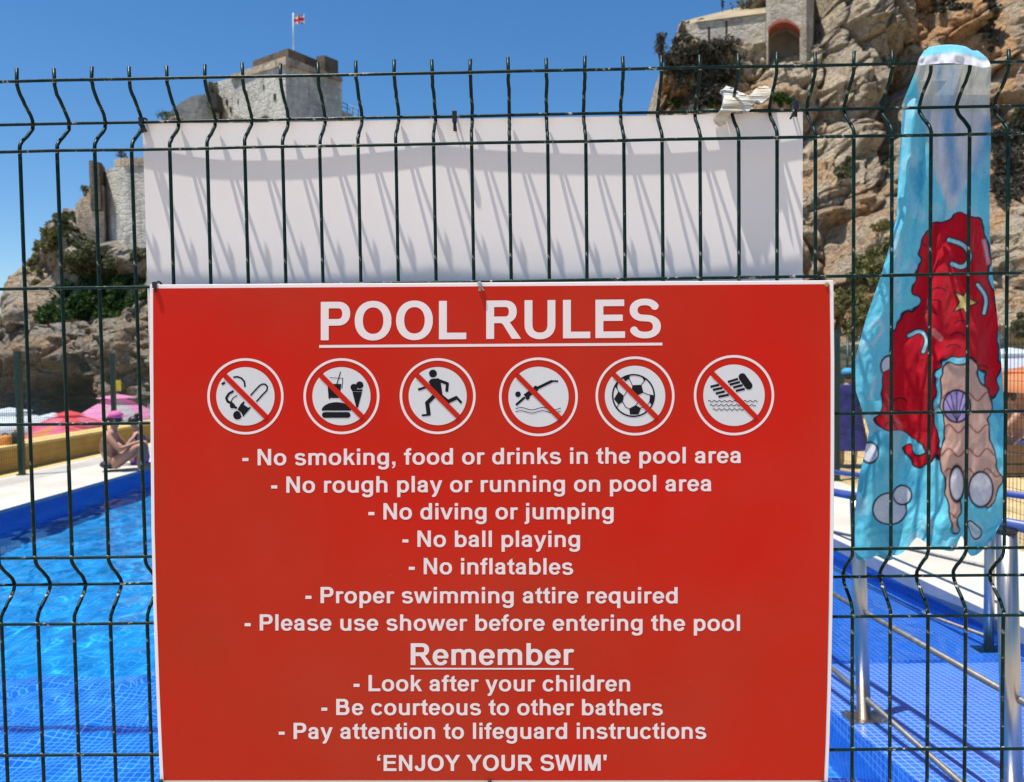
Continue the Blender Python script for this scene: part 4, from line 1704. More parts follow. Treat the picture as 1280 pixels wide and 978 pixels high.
def seated(loc, rz, skin, label, name='person', scale=1.0, lean=0.0):
    t = thing('person', label, 'person', tuple(loc), None, rz)
    t.scale = (scale,) * 3
    J = {'pelvis': ((0, 0, .13), (.13, .15)), 'waist': ((-.02 + lean * .2, 0, .30), (.098, .125)), 'chest': ((.03 + lean * .5, 0, .46), (.105, .155)),
         'neckb': ((.07 + lean * .8, 0, .575), (.055, .07)), 'neck': ((.09 + lean, 0, .63), .045), 'head': ((.12 + lean, 0, .72), (.083, .075)), 'crown': ((.11 + lean, 0, .80), (.08, .072))}
    E = [('pelvis', 'waist'), ('waist', 'chest'), ('chest', 'neckb'), ('neckb', 'neck'), ('neck', 'head'), ('head', 'crown')]
    for s in (-1, 1):
        n = 'l' if s < 0 else 'r'
        J[n + 'hip'] = ((.10, s * .10, .12), .098)
        J[n + 'knee'] = ((.47, s * .13, .38), .058)
        J[n + 'calf'] = ((.46, s * .125, .26), .054)
        J[n + 'ankle'] = ((.43, s * .12, .06), .033)
        J[n + 'toe'] = ((.59, s * .13, .028), (.022, .036))
        J[n + 'sh'] = ((.04 + lean * .6, s * .165, .53), .052)
        J[n + 'elbow'] = ((.20, s * .22, .33), .036)
        J[n + 'wrist'] = ((.39, s * .10, .40), .024)
        J[n + 'hand'] = ((.45, s * .07, .41), (.014, .030))
        E += [('pelvis', n + 'hip'), (n + 'hip', n + 'knee'), (n + 'knee', n + 'calf'), (n + 'calf', n + 'ankle'), (n + 'ankle', n + 'toe'),
              ('chest', n + 'sh'), (n + 'sh', n + 'elbow'), (n + 'elbow', n + 'wrist'), (n + 'wrist', n + 'hand')]
        add_hand(J, E, n + 'wrist', n + 'hand', (.6, -s * .8, -.1), s)
    b = body(J, E, skin, t)
    face = MB()
    hx = .12 + lean
    face.ball((hx + .085, 0, .725), (.014, .010, .014), 8, 5)         # nose
    face.ball((hx - .005, .078, .735), (.014, .008, .022), 8, 5)      # ears
    face.ball((hx - .005, -.078, .735), (.014, .008, .022), 8, 5)
    face.build('nose_and_ears', skin, b, True)
    e = MB()
    for s in (-1, 1):
        e.ball((hx + .072, s * .028, .755), (.008, .011, .006), 8, 5)
    e.build('eyes', m_black, b, True)
    MB().ball((hx + .078, 0, .688), (.008, .022, .006), 8, 5).build('mouth', simple('lips', (.45, .14, .12), .5), b, True)
    return t, hx


sk1 = skin_mat('tanned_skin', (.42, .215, .14))
sk2 = skin_mat('light_tanned_skin', (.48, .27, .19))
m_hair_dark = simple('dark_hair', (.018, .012, .010), .5, .3, 120)
m_cap_pink = simple('magenta_cap', (.62, .10, .30), .7, .1, 60)
m_purple = simple('purple_swimsuit', (.10, .03, .34), .55, .2, 40)
m_blackbik = simple('black_bikini', (.015, .014, .02), .6, .2, 50)


def hair_cap(t, hx, hair, tail=True, down=.0):
    m = MB()
    m.ball((hx - .012, 0, .765), (.098, .086, .088), 16, 10)
    m.v = [v for v in m.v]
    o = m.build('hair', hair, t, True)
    if tail:
        MB().tube([(hx - .09, 0, .78), (hx - .145, 0, .74), (hx - .15, .01, .64), (hx - .135, .01, .54)], [.028, .032, .026, .008], 10).build('ponytail', hair, o, True)
    return o


P1 = grd(136, 589)
p1, hx = seated(P1, math.radians(14), sk1, 'person in black bikini and magenta cap seated on the deck, hugging the knees', scale=1.08)
hair_cap(p1, hx, m_hair_dark)
m = MB()
m.ball((hx - .004, 0, .800), (.106, .093, .075), 16, 8)
c = m.build('cap', m_cap_pink, p1, True)
MB().ball((hx + .10, 0, .790), (.070, .065, .010), 14, 6).build('peak', m_cap_pink, c, True)
m = MB()
m.tube([(.105 * math.cos(a) + .01, .145 * math.sin(a), .425 + .0 * a) for a in [2 * math.pi * k / 20 for k in range(21)]], .011, 6, False)
m.build('bikini_strap', m_blackbik, p1, True)
m = MB().ball((.03, 0, .10), (.145, .175, .068), 18, 9)
m.build('bikini_bottom', m_blackbik, p1, True)
P2 = grd(176, 580)
p2, hx = seated(P2, math.radians(200), sk2, 'person in a purple swimsuit seated behind the capped bather, dark hair up', scale=.95, lean=-.02)
hair_cap(p2, hx, m_hair_dark, False)
MB().ball((hx - .06, 0, .86), (.045, .045, .04), 10, 6).build('hair_bun', m_hair_dark, p2, True)
m = MB()
for k, (z, cx, rx, ry) in enumerate([(.02, .02, .15, .18), (.12, .0, .155, .185), (.22, -.01, .128, .155), (.32, -.01, .118, .145), (.42, .02, .127, .165), (.50, .04, .118, .150)]):
    for j in range(20):
        a = 2 * math.pi * j / 20
        m.v.append((cx + rx * math.cos(a), ry * math.sin(a), z))
for k in range(5):
    for j in range(20):
        m.f.append((k * 20 + j, k * 20 + (j + 1) % 20, (k + 1) * 20 + (j + 1) % 20, (k + 1) * 20 + j))
m.build('swimsuit', m_purple, p2, True)


def standing(loc, rz, skin, label, H, dress, hair, scale=1.0, capmat=None):
    t = thing('person', label, 'person', tuple(loc), None, rz)
    t.scale = (H / 1.65,) * 3
    J = {'pelvis': ((0, 0, .88), (.12, .16)), 'waist': ((.01, 0, 1.04), (.10, .13)), 'chest': ((.0, 0, 1.24), (.11, .16)), 'neckb': ((0, 0, 1.38), (.06, .08)),
         'neck': ((.02, 0, 1.43), .045), 'head': ((.04, 0, 1.52), (.085, .075)), 'crown': ((.03, 0, 1.59), (.08, .07))}
    E = [('pelvis', 'waist'), ('waist', 'chest'), ('chest', 'neckb'), ('neckb', 'neck'), ('neck', 'head'), ('head', 'crown')]
    for s in (-1, 1):
        n = 'l' if s < 0 else 'r'
        J[n + 'hip'] = ((0, s * .09, .80), .095)
        J[n + 'knee'] = ((.02, s * .10, .45), .058)
        J[n + 'calf'] = ((-.01, s * .10, .32), .054)
        J[n + 'ankle'] = ((-.02, s * .10, .07), .034)
        J[n + 'toe'] = ((.13, s * .11, .03), (.022, .036))
        J[n + 'sh'] = ((0, s * .17, 1.33), .054)
        J[n + 'elbow'] = ((-.01, s * .25, 1.06), .038)
        J[n + 'wrist'] = ((.09, s * .22, .84), .025)
        J[n + 'hand'] = ((.11, s * .21, .77), (.030, .015))
        E += [('pelvis', n + 'hip'), (n + 'hip', n + 'knee'), (n + 'knee', n + 'calf'), (n + 'calf', n + 'ankle'), (n + 'ankle', n + 'toe'),
              ('chest', n + 'sh'), (n + 'sh', n + 'elbow'), (n + 'elbow', n + 'wrist'), (n + 'wrist', n + 'hand')]
        add_hand(J, E, n + 'wrist', n + 'hand', (.25, 0, -1), s)
    b = body(J, E, skin, t)
    m = MB()
    rows = [(.30, .30, .33), (.50, .25, .29), (.75, .20, .24), (.92, .17, .21), (1.05, .145, .175), (1.22, .15, .205), (1.34, .12, .20), (1.39, .08, .11)]
    for z, rx, ry in rows:
        for j in range(28):
            a = 2 * math.pi * j / 28
            f = 1 + .06 * math.sin(a * 7) * max(0, 1.1 - z)
            m.v.append((rx * f * math.cos(a), ry * f * math.sin(a), z))
    for k in range(len(rows) - 1):
        for j in range(28):
            m.f.append((k * 28 + j, k * 28 + (j + 1) % 28, (k + 1) * 28 + (j + 1) % 28, (k + 1) * 28 + j))
    m.build('dress', dress, t, True)
    MB().ball((.02, 0, 1.56), (.10, .088, .095), 16, 9).build('hair', hair, t, True)
    if capmat:
        c = MB().ball((.03, 0, 1.60), (.115, .105, .075), 16, 8).build('cap', capmat, t, True)
        MB().ball((.13, 0, 1.585), (.07, .07, .010), 14, 6).build('peak', capmat, c, True)
    return t


m_dress = simple('violet_blue_dress', (.032, .026, .15), .85, .35, 7, spec=.1)
m_capblue = simple('bright_blue_cap', (.05, .36, .66), .7, .15, 30)
P3 = grd(1060, 584)
standing(P3, math.radians(80), sk2, 'person standing in a violet dress and bright blue cap beside the hanging towel', 1.44, m_dress, m_hair_dark, capmat=m_capblue)
P4 = at(1272, 566, 9.4)
p4, hx = seated(P4, math.radians(160), sk1, 'person with dark hair seated under the striped parasol at the right edge')
hair_cap(p4, hx, m_hair_dark, False)
m = MB().ball((.0, 0, .12), (.16, .185, .09), 18, 9)
m.build('trunks', simple('navy_trunks', (.02, .04, .14), .8, .2, 40), p4, True)
P5 = at(1282, 545, 10.6)
p5, hx = seated(P5, math.radians(200), sk2, 'person in a red sun visor seated farther back under the orange parasol')
hair_cap(p5, hx, m_hair_dark, True)
MB().tube([(hx + .0 + .10 * math.cos(a), .088 * math.sin(a), .79) for a in [2 * math.pi * k / 20 for k in range(21)]], .014, 6, False).build('visor', m_redc, p5, True)
# bench planter that they sit on
bx = P4
t = thing('bench', 'brown slatted wooden bench behind the mesh fence at the right edge', 'bench', (bx[0], bx[1], 0))
m_wood = simple('brown_wood', (.16, .08, .035), .7, .25, 9, bump=.003)
for k in range(5):
    o = MB().box((-1.1, -.3 + k * .16, bx[2] - .045), (1.6, -.16 + k * .16, bx[2] - .002)).build('seat_slat', m_wood, t)
for x in (-.9, .2, 1.4):
    MB().box((x, -.28, 0), (x + .08, .46, bx[2] - .047)).build('leg', m_wood, t)
for k in range(3):
    MB().box((-1.1, -.33, .06 + k * .13), (1.6, -.305, .17 + k * .13)).build('front_board', m_wood, t)
parasol(1262, 440, 11.5, 1.25, .38, [m_whitec, m_stripe], 'blue and white striped parasol behind the towel at the right edge', h=None or 2.0, zground=0)
parasol(1290, 462, 9.9, 1.0, .20, [m_orangec, m_orangec, m_whitec], 'orange parasol with a pale panel below the striped one at the right edge', zground=0)
p = grd(1274, 596, .0)
t = thing('bucket', 'dark blue bucket standing in front of the bench at the right edge', 'bucket', (p[0] + .05, p[1] + .4, 0))
m = MB()
for z, r in [(0, .10), (.26, .135), (.27, .14), (.27, .125), (.02, .092)]:
    for j in range(16):
        a = 2 * math.pi * j / 16
        m.v.append((r * math.cos(a), r * math.sin(a), z))
for k in range(4):
    for j in range(16):
        m.f.append((k * 16 + j, k * 16 + (j + 1) % 16, (k + 1) * 16 + (j + 1) % 16, (k + 1) * 16 + j))
m.f.append(tuple(range(16))[::-1])
m.f.append(tuple(64 + j for j in range(16)))
m.build('pail', m_bluepaint, t, True)
MB().tube([(.135 * math.cos(a), 0, .26 + .12 * math.sin(a)) for a in [math.pi * k / 10 for k in range(11)]], .006, 6).build('handle', m_steel, t, True)


# ================================================================== ROCKS
def rock(name, sky_px, YT, zb, lean, mat, ncol, nrow, amp, fs, bumps=(), seed=0, label=None, back=18.0, blocky=1.0, stretch=1.0):
    xa, xb = sky_px[0][0], sky_px[-1][0]
    PX = np.linspace(xa, xb, ncol)
    SY = np.interp(PX, [p[0] for p in sky_px], [p[1] for p in sky_px])
    top = np.array([at(a, b, YT) for a, b in zip(PX, SY)])
    T = np.linspace(0, 1, nrow) ** .9
    V = np.zeros((nrow + 12, ncol, 3))
    tt = T[:, None]
    V[:nrow, :, 0] = top[None, :, 0]
    V[:nrow, :, 2] = zb + (top[None, :, 2] - zb) * tt
    V[:nrow, :, 1] = YT - lean * (1 - tt) ** 1.25
    for k in range(12):
        s = (k + 1) / 12
        V[nrow + k, :, 0] = top[:, 0]
        V[nrow + k, :, 1] = YT + back * s ** 1.5
        V[nrow + k, :, 2] = top[:, 2] - (top[:, 2] - zb) * s ** 2.2 * .9 + 0
    # keep the picture position of lower rows: slide x toward the camera axis with depth
    W = V.reshape(-1, 3)
    sc = (W[:, 1] - CW[1]) / (YT - CW[1])
    W[:, 0] = CW[0] + (W[:, 0] - CW[0]) * np.where(sc < 1, sc, 1)
    Q = W * fs
    Q[:, 2] *= stretch
    low = fbm(Q * .5, 3, seed + 1)
    hi = fbm(Q * 6.5, 3, seed + 55, True, .55)
    rid = fbm(Q * 1.3 + .5 * low[:, None], 5, seed + 7, True, .52)
    d1, d2, cid = cells(Q * 1.5 + .6 * np.stack([vnoise(Q * 2, seed + 20), vnoise(Q * 2, seed + 21), vnoise(Q * 2, seed + 22)], 1), seed + 3)
    d1b, d2b, cidb = cells(Q * 4.3 + .5 * np.stack([vnoise(Q * 6, seed + 30), vnoise(Q * 6, seed + 31), vnoise(Q * 6, seed + 32)], 1), seed + 13)
    crack = np.exp(-(d2 - d1) / .09)
    crackb = np.exp(-(d2b - d1b) / .10)
    dy = -amp * (.9 * low + .45 * rid + .075 * hi) - blocky * amp * (.40 * cid - .55 * crack + .36 * (1 - d1)) - blocky * amp * .28 * (.5 * cidb - .6 * crackb + .4 * (1 - d1b))
    px, py = proj(W)
    for bx_, by_, rx, ry, a in bumps:
        q = ((px - bx_) / rx) ** 2 + ((py - by_) / ry) ** 2
        dy = dy - a * np.exp(-q ** 1.6)
    dz = .35 * amp * (fbm(Q * 1.7 + 9, 3, seed + 40)) + .12 * amp * cidb
    front = np.ones(len(W))
    W[:, 1] += dy * front
    ln = (nrow + 12) * ncol
    W[:, 2] += dz
    me = fast_mesh(name, W, grid_quads(nrow + 12, ncol))
    o = link_mesh(name, me, mat, None, False)
    me.polygons.foreach_set('use_smooth', [True] * len(me.polygons))
    if label:
        tag(o, label, 'rock')
    else:
        o['kind'] = 'structure'
    return o, W


m_rock_left = rock_mat('grey_tan_rock', (.66, .57, .44), (.50, .46, .39), (.62, .44, .28), .22)
m_rock_low = rock_mat('weathered_beach_rock', (.74, .65, .51), (.40, .37, .32), (.66, .46, .29), .6, (.15, .135, .11))
m_rock_right = rock_mat('tan_limestone', (.80, .66, .47), (.64, .53, .40), (.80, .46, .22), .30, (.17, .13, .10))

skyA = [(-400, 470), (-200, 460), (-60, 440), (15, 420), (24, 372), (34, 330), (50, 300), (64, 276), (86, 256), (98, 262), (112, 250), (128, 256), (150, 258), (205, 200), (214, 158), (228, 150), (300, 152), (440, 150), (470, 170), (540, 250), (640, 330), (760, 375), (860, 400), (1000, 420), (1100, 440)]
oA, WA = rock('headland', skyA, 58, -5, 16, m_rock_left, 330, 230, 1.1, .20, seed=100,
              bumps=[(45, 385, 26, 40, 3.0), (100, 310, 40, 30, 1.5), (160, 326, 48, 20, 3.0), (108, 298, 26, 14, 1.6), (150, 245, 60, 30, -2.5)])
skyB = [(-260, 440), (-80, 425), (-8, 410), (10, 401), (36, 403), (60, 412), (85, 398), (110, 404), (128, 400), (150, 392), (175, 378), (230, 368), (330, 380), (460, 420), (560, 450)]
oB, WB = rock('shore_rocks', skyB, 33, -4, 6.5, m_rock_low, 300, 150, .75, .42, seed=200,
              bumps=[(50, 505, 62, 34, -4.5), (108, 480, 9, 50, -1.6), (150, 440, 45, 40, 1.4), (60, 440, 70, 16, 1.0), (150, 500, 40, 20, .8)])
skyC = [(812, 200), (818, 150), (820, 100), (829, 82), (838, 62), (846, 40), (862, 33), (900, 26), (940, 16), (960, 4), (1010, -20), (1060, -60), (1120, -90), (1180, -80), (1240, -110), (1300, -130), (1420, -170), (1700, -260)]
oC, WC = rock('cliff', skyC, 40, -1, 17, m_rock_right, 560, 430, 1.35, .19, seed=300,
              bumps=[(1065, 35, 62, 42, 2.4), (1062, 112, 52, 26, 2.0), (1068, 165, 44, 24, 1.8), (1030, 240, 30, 50, 1.2), (1092, 262, 30, 50, 1.5), (1112, 150, 18, 50, -3.0), (1130, 100, 14, 22, -2.5),
                     (1195, 36, 34, 26, 1.8), (1228, 30, 10, 40, -2.0), (1262, 60, 34, 60, 1.0), (1262, 200, 40, 55, -1.6), (1262, 310, 40, 40, 1.2), (975, 118, 30, 26, 1.6), (900, 100, 50, 36, .8), (1262, 400, 50, 30, 1.0), (900, 40, 62, 26, -2.6), (980, 40, 34, 40, -3.0), (870, 60, 40, 12, -1.0)])
# lower rocks that run on behind the signs between the headland and the cliff
skyD = [(440, 470), (520, 430), (640, 400), (760, 380), (880, 330), (1000, 300), (1100, 330)]
rock('shore_rocks', skyD, 46, -4, 5, m_rock_low, 160, 90, 1.0, .3, seed=400)

# far net screen at the cliff foot on the right
sc = at(1060, 460, 19)
t = thing('debris_netting', 'dark green netting screen on thin posts at the foot of the cliff', 'netting', (sc[0], sc[1], 0))
m_net = NT('dark_green_netting')
_c = m_net.coord()
_tr = m_net.n('ShaderNodeBsdfTransparent')
_mx = m_net.n('ShaderNodeMixShader')
m_net.set(Base_Color=(.01, .05, .035), Roughness=.8)
_mx.inputs[0].default_value = .72
m_net.l(_tr.outputs[0], _mx.inputs[1]).l(m_net.b.outputs[0], _mx.inputs[2]).l(_mx.outputs[0], m_net.out.inputs[0])
m = MB()
for k in range(41):
    x = -2 + k * .15
    for j in range(9):
        m.v.append((x, .04 * math.sin(x * 5 + j), j * .24 + .03 * math.sin(x * 3)))
for k in range(40):
    for j in range(8):
        m.f.append((k * 9 + j, (k + 1) * 9 + j, (k + 1) * 9 + j + 1, k * 9 + j + 1))
m.build('net', m_net.m, t, True)
for k in range(4):
    MB().tube([(-2 + k * 2, 0.03, 0), (-2 + k * 2, 0.03, 2.05)], .03, 8).build('post', m_greenpost, t, True)


# ================================================================== FORTIFICATIONS
def wall_strip(name, pts, thick, mat, parent, sx=None):
    """pts: (px, Y, py_top, py_bottom) along the face"""
    L = parent.location
    n = len(pts)
    Vt = [at(p[0], p[2], p[1]) for p in pts]
    Vb = [np.array([t_[0], t_[1], at(p[0], p[3], p[1])[2]]) for p, t_ in zip(pts, Vt)]
    if sx is None:
        sx = -.36 if pts[0][0] < 640 else .40
    off = np.array([sx * thick, thick, 0])
    V = Vt + Vb + [v + off for v in Vt] + [v + off for v in Vb]
    Fc = []
    for i in range(n - 1):
        Fc += [(i, n + i, n + i + 1, i + 1), (2 * n + i, 2 * n + i + 1, 3 * n + i + 1, 3 * n + i), (i, i + 1, 2 * n + i + 1, 2 * n + i), (n + i, 3 * n + i, 3 * n + i + 1, n + i + 1)]
    Fc += [(0, 2 * n, 3 * n, n), (n - 1, 2 * n - 1, 4 * n - 1, 3 * n - 1)]
    return pyd(name, [v - np.array(L) for v in V], Fc, mat, parent)


m_stone_grey = stone_wall_mat('grey_fort_masonry', (.58, .54, .47), (.64, .60, .52), .9, (.50, .46, .40), (.30, .28, .24))
m_stone_brown = stone_wall_mat('brown_parapet_masonry', (.16, .12, .085), (.20, .155, .11), 1.6, (.12, .10, .08), (.08, .06, .05))
m_stone_tan = stone_wall_mat('tan_fort_masonry', (.62, .50, .36), (.54, .42, .30), 1.6)
m_stone_right = stone_wall_mat('rubble_wall_masonry', (.66, .60, .50), (.46, .41, .34), 2.2, (.36, .30, .23), (.28, .22, .16))
m_brick_red = simple('red_brick_arch', (.36, .10, .06), .9, .25, 4)
m_shade = simple('dark_opening', (.05, .045, .04), .95, .2, 3)
m_flag = NT('flag_cloth')

tw = thing('castle_tower', 'grey stone castle tower with dark brown parapet on top of the headland', 'tower', tuple(at(357, 148, 56)))
wall_strip('tower_wall', [(262, 65, 104, 215), (273, 64, 102, 215), (300, 61, 95, 215), (356.5, 56, 79.5, 215), (427, 60.5, 101, 200)], 9, m_stone_grey, tw)
wall_strip('coping', [(289, 61.6, 93.5, 99), (320, 58.9, 83, 92), (357, 55.6, 70.5, 80), (395, 58, 85.5, 90.5), (428, 60.2, 97, 101.5)], 8.5, m_stone_tan, tw)
wall_strip('parapet', [(316, 60.6, 76.5, 88), (338, 59, 68.5, 80), (360, 57.2, 60.5, 72), (397, 59.4, 75.5, 88)], 6, m_stone_brown, tw)
wall_strip('parapet', [(396, 60.6, 70.5, 93), (406, 59.9, 69.5, 95), (422.5, 61.5, 76, 96)], 4, m_stone_brown, tw)
for px_, py_ in [(332, 110), (345, 122), (312, 118), (285, 128), (290, 138), (300, 128)]:
    c = at(px_, py_, 58.2)
    f = .5 * (357 - px_) / 95 * 9
    L = np.array(tw.location)
    c = at(px_, py_, 56 + (357 - px_) / 95 * 9 - .02) - L
    MB().box((c[0] - .16, c[1] - .12, c[2] - .22), (c[0] + .16, c[1] + .3, c[2] + .22)).build('putlog_hole', m_shade, tw)
lw = thing('castle_wall', 'low curving castle wall running down to the left of the tower', 'wall', tuple(at(240, 140, 60)))
wall_strip('wall_face', [(205, 60, 147, 200), (215, 60.2, 138, 200), (226, 60.6, 128, 200), (240, 61.2, 120.5, 200), (258, 62, 117.5, 200), (273, 63, 112, 200)], 3, m_stone_grey, lw)
c = at(270, 126, 61.8) - np.array(lw.location)
MB().box((c[0] - .3, c[1] - .4, c[2] - .7), (c[0] + .2, c[1] + .9, c[2] + .5)).build('doorway', m_shade, lw)
rm = thing('castle_wall', 'sloping castle wall foot with an iron railing right of the tower', 'wall', tuple(at(440, 146, 61)))
wall_strip('wall_face', [(422, 60.9, 135, 190), (430, 60.8, 139, 190), (440, 60.6, 143, 190), (450, 60.4, 147.5, 190)], 2.5, m_stone_grey, rm)
m = MB()
L = np.array(rm.location)
RP = [(427, 61.4, 128), (434, 61.3, 131), (441, 61.2, 133.5), (448, 61.1, 136.5)]
m.tube([tuple(at(a, c_, b) - L) for a, b, c_ in RP], .03, 5)
m.tube([tuple(at(a, c_ + 5, b) - L) for a, b, c_ in RP], .025, 5)
for a, b, c_ in RP:
    m.tube([tuple(at(a, c_, b) - L), tuple(at(a, c_ + 14, b) - L)], .03, 5)
m.build('railing', m_greenpost, rm)

fl = thing('flag', 'small red and white flag flying on a white pole above the castle tower', 'flag', tuple(at(366.5, 62, 58.5)))
L = np.array(fl.location)
tp = at(366.5, 16.5, 58.5) - L
MB().tube([(0, 0, -.6), tuple(tp)], .055, 8).build('pole', m_whitec, fl, True)
fm = []
w0, w1 = at(367, 19, 58.4) - L, at(380.5, 30.5, 58.4) - L
nu, nv = 22, 14
V, cl = [], []
for j in range(nv):
    for i in range(nu):
        u, v = i / (nu - 1), j / (nv - 1)
        V.append((w0[0] + (w1[0] - w0[0]) * u, w0[1] + .12 * math.sin(u * 9), w0[2] + (w1[2] - w0[2]) * v - .10 * math.sin(u * 5) * u))
        cross = abs(u - .5) < .10 or abs(v - .5) < .16
        wh = abs(u - .5) < .17 or abs(v - .5) < .27 or abs(abs(u - .5) - abs(v - .5)) < .10
        cl.append((.60, .03, .05) if cross else ((.75, .72, .72) if wh else (.05, .07, .30)))
me = fast_mesh('flag_cloth', V, grid_quads(nv, nu))
set_color(me, np.array(cl))
link_mesh('flag_cloth', me, vcol_mat('flag_fabric', .8, 100, 0), fl, True)

bs = thing('bastion', 'round grey stone bastion wall with weathered streaks on the headland, by the white board', 'wall', tuple(at(160, 280, 52.5)))
wall_strip('bastion_wall', [(126, 56, 222, 345), (131, 54.8, 214, 345), (140, 53.8, 210, 345), (155, 53.1, 207.5, 345), (190, 52.8, 205, 345), (230, 53.2, 205, 345), (262, 54.6, 208, 345), (285, 56.6, 214, 345)], 8, m_stone_grey, bs)
wall_strip('parapet', [(143, 53.9, 200, 207.5), (155, 53.0, 197.5, 208), (190, 52.7, 196.5, 206), (230, 53.1, 197, 206)], 1.0, m_stone_tan, bs)
tu = thing('turret', 'narrow ruined stone turret with a sloping buttress at the left end of the bastion', 'turret', tuple(at(118, 270, 53)))
wall_strip('turret_wall', [(111, 53.8, 201, 262), (114, 53.2, 200.5, 262), (124, 53.2, 203, 262), (127, 54, 204, 262)], 1.4, m_stone_brown, tu)
wall_strip('buttress', [(94, 54.2, 256, 320), (98, 53.8, 251, 320), (106, 53.7, 243, 320), (113, 53.7, 231, 320), (129, 53.8, 232, 320)], 1.8, m_stone_tan, tu)

fw = thing('fort_wall', 'rubble stone fort wall with two slit windows and a bricked arch on the right cliff', 'wall', tuple(at(957, 75, 37)))
L = np.array(fw.location)
wall_strip('wall_face', [(847, 39.8, 33, 64), (856, 38.6, 31, 64), (872, 38.0, 27.5, 66), (957, 36.6, 16.5, 84)], 3.5, m_stone_right, fw)
V = [at(847, 33.3, 39.8), at(872, 27.3, 37.9), at(957.3, 16.2, 36.5), at(957.3, 3, 41), at(920, 10.5, 42.5), at(868, 23, 43.5), at(852, 28, 43.5)]
pyd('sloping_roof', [v - L for v in V], [(0, 1, 2, 3, 4, 5, 6)], simple('dry_turf_roof', (.34, .27, .16), .95, .3, .8, bump=.1), fw)
for a, b, c_ in [(886.5, 34, 48.5), (908.5, 27, 43)]:
    yy_ = 38.0 + (36.6 - 38.0) * (a - 872) / 85 - .01
    p0, p1 = at(a - 1.7, b, yy_) - L, at(a + 1.7, c_, yy_) - L
    MB().box((p0[0], p0[1] - .02, p1[2]), (p1[0], p0[1] + .5, p0[2])).build('slit_window', m_shade, fw)
wall_strip('wall_face', [(957.5, 36.2, -30, 84), (960, 36.0, -30, 84)], 3, m_stone_right, fw)
wall_strip('wall_face', [(999.5, 35.6, -38, 80), (1008, 35.4, -38, 80), (1016, 35.8, -38, 76)], 3, m_stone_right, fw)
arc = [(960 + (999.5 - 960) * k / 12, 36.0 + (35.6 - 36.0) * k / 12, -30 - 8 * k / 12, 36.5 - 10.5 * math.sin(math.pi * k / 12) ** .8) for k in range(13)]
wall_strip('wall_face', arc, 3, m_stone_right, fw)
for k in range(12):
    a, b = arc[k], arc[k + 1]
    wall_strip('arch_brick', [(a[0] + .15, a[1] - .08, a[3] - 1.6, a[3] + 1.9), (b[0] - .15, b[1] - .08, b[3] - 1.6, b[3] + 1.9)], .8, m_brick_red, fw)
wall_strip('bricked_opening', [(959, 37.3, 20, 76), (1001, 37.0, 20, 74)], .5, simple('brown_rubble', (.24, .20, .15), .95, .3, 1.2, bump=.1), fw)


# ================================================================== VEGETATION
m_leaf_dark = leaf_mat('dark_green_leaves', (.012, .035, .010), (.035, .085, .02), (.07, .14, .035))
m_leaf_bright = leaf_mat('bright_green_leaves', (.02, .045, .010), (.055, .11, .022), (.12, .19, .05))
m_leaf_olive = leaf_mat('olive_leaves', (.06, .065, .03), (.13, .135, .06), (.22, .21, .10))
m_leaf_grey = leaf_mat('grey_scrub_twigs', (.035, .035, .028), (.085, .08, .06), (.15, .14, .11))
m_leaf_yellow = leaf_mat('yellow_green_leaves', (.09, .09, .03), (.20, .19, .07), (.32, .30, .13))
m_twig = simple('twig_bark', (.12, .09, .06), .9, .2, 4)


def scrub(W, nrow, ncol, cx, cy, rx, ry, mat, label, n=900, leaf=.16, name='shrub', cat='shrub', seed=0, lift=.35, clumps=26, group=None):
    """a shrub rooted on the rock surface that is seen around cx, cy"""
    r = np.random.RandomState(seed + 5)
    F = W[:nrow * ncol]
    px, py = proj(F)
    q = ((px - cx) / rx) ** 2 + ((py - cy) / ry) ** 2
    idx = np.where(q < 1)[0]
    if len(idx) < 4:
        idx = np.argsort(q)[:30]
    # keep the surface nearest to the viewer
    A = F[idx]
    A = A[A[:, 1] <= np.percentile(A[:, 1], 80)]
    anchors = A[r.randint(0, len(A), clumps)]
    root = anchors.mean(0)
    t = thing(name, label, cat, tuple(root), group)
    mpp = (root[1] - CW[1]) / F_PX
    R = .34 * min(rx, ry) * mpp
    per = n // clumps
    V, Q, C3 = [], [], []
    for a in anchors:
        rr = R * r.uniform(.6, 1.25)
        c = a + np.array([r.normal() * rr * .2, -lift * rr - .1, rr * .35]) - root
        d = r.normal(size=(per, 3))
        d /= np.linalg.norm(d, axis=1)[:, None]
        rad = rr * r.uniform(.35, 1.0, per) ** .6
        P_ = c + d * rad[:, None] * np.array([1.1, .9, .85])
        tone = np.clip(r.normal(.45, .22, per), 0, 1)
        for p_, tn in zip(P_, tone):
            u = r.normal(size=3)
            u /= np.linalg.norm(u)
            v = np.cross(u, r.normal(size=3))
            v /= np.linalg.norm(v) + 1e-9
            s_ = leaf * r.uniform(.6, 1.3)
            k = len(V)
            V += [p_ - u * s_ * .9, p_ + v * s_ * .45, p_ + u * s_ * .9, p_ - v * s_ * .45]
            Q.append((k, k + 1, k + 2, k + 3))
            C3 += [(tn, tn, tn)] * 4
    me = fast_mesh('foliage', np.array(V), np.array(Q))
    set_color(me, np.array(C3))
    link_mesh('foliage', me, mat, t)
    m = MB()
    for a in anchors[:8]:
        e = a - root + np.array([0, -lift * R - .1, R * .4])
        b = (a - root) * .6 + np.array([0, .1, -R * .2])
        m.tube([tuple(b), tuple((b + e) / 2 + r.normal(size=3) * .05), tuple(e)], [.05, .035, .015], 5, False)
    m.build('stem', m_twig, t)['kind'] = 'stuff'
    return t


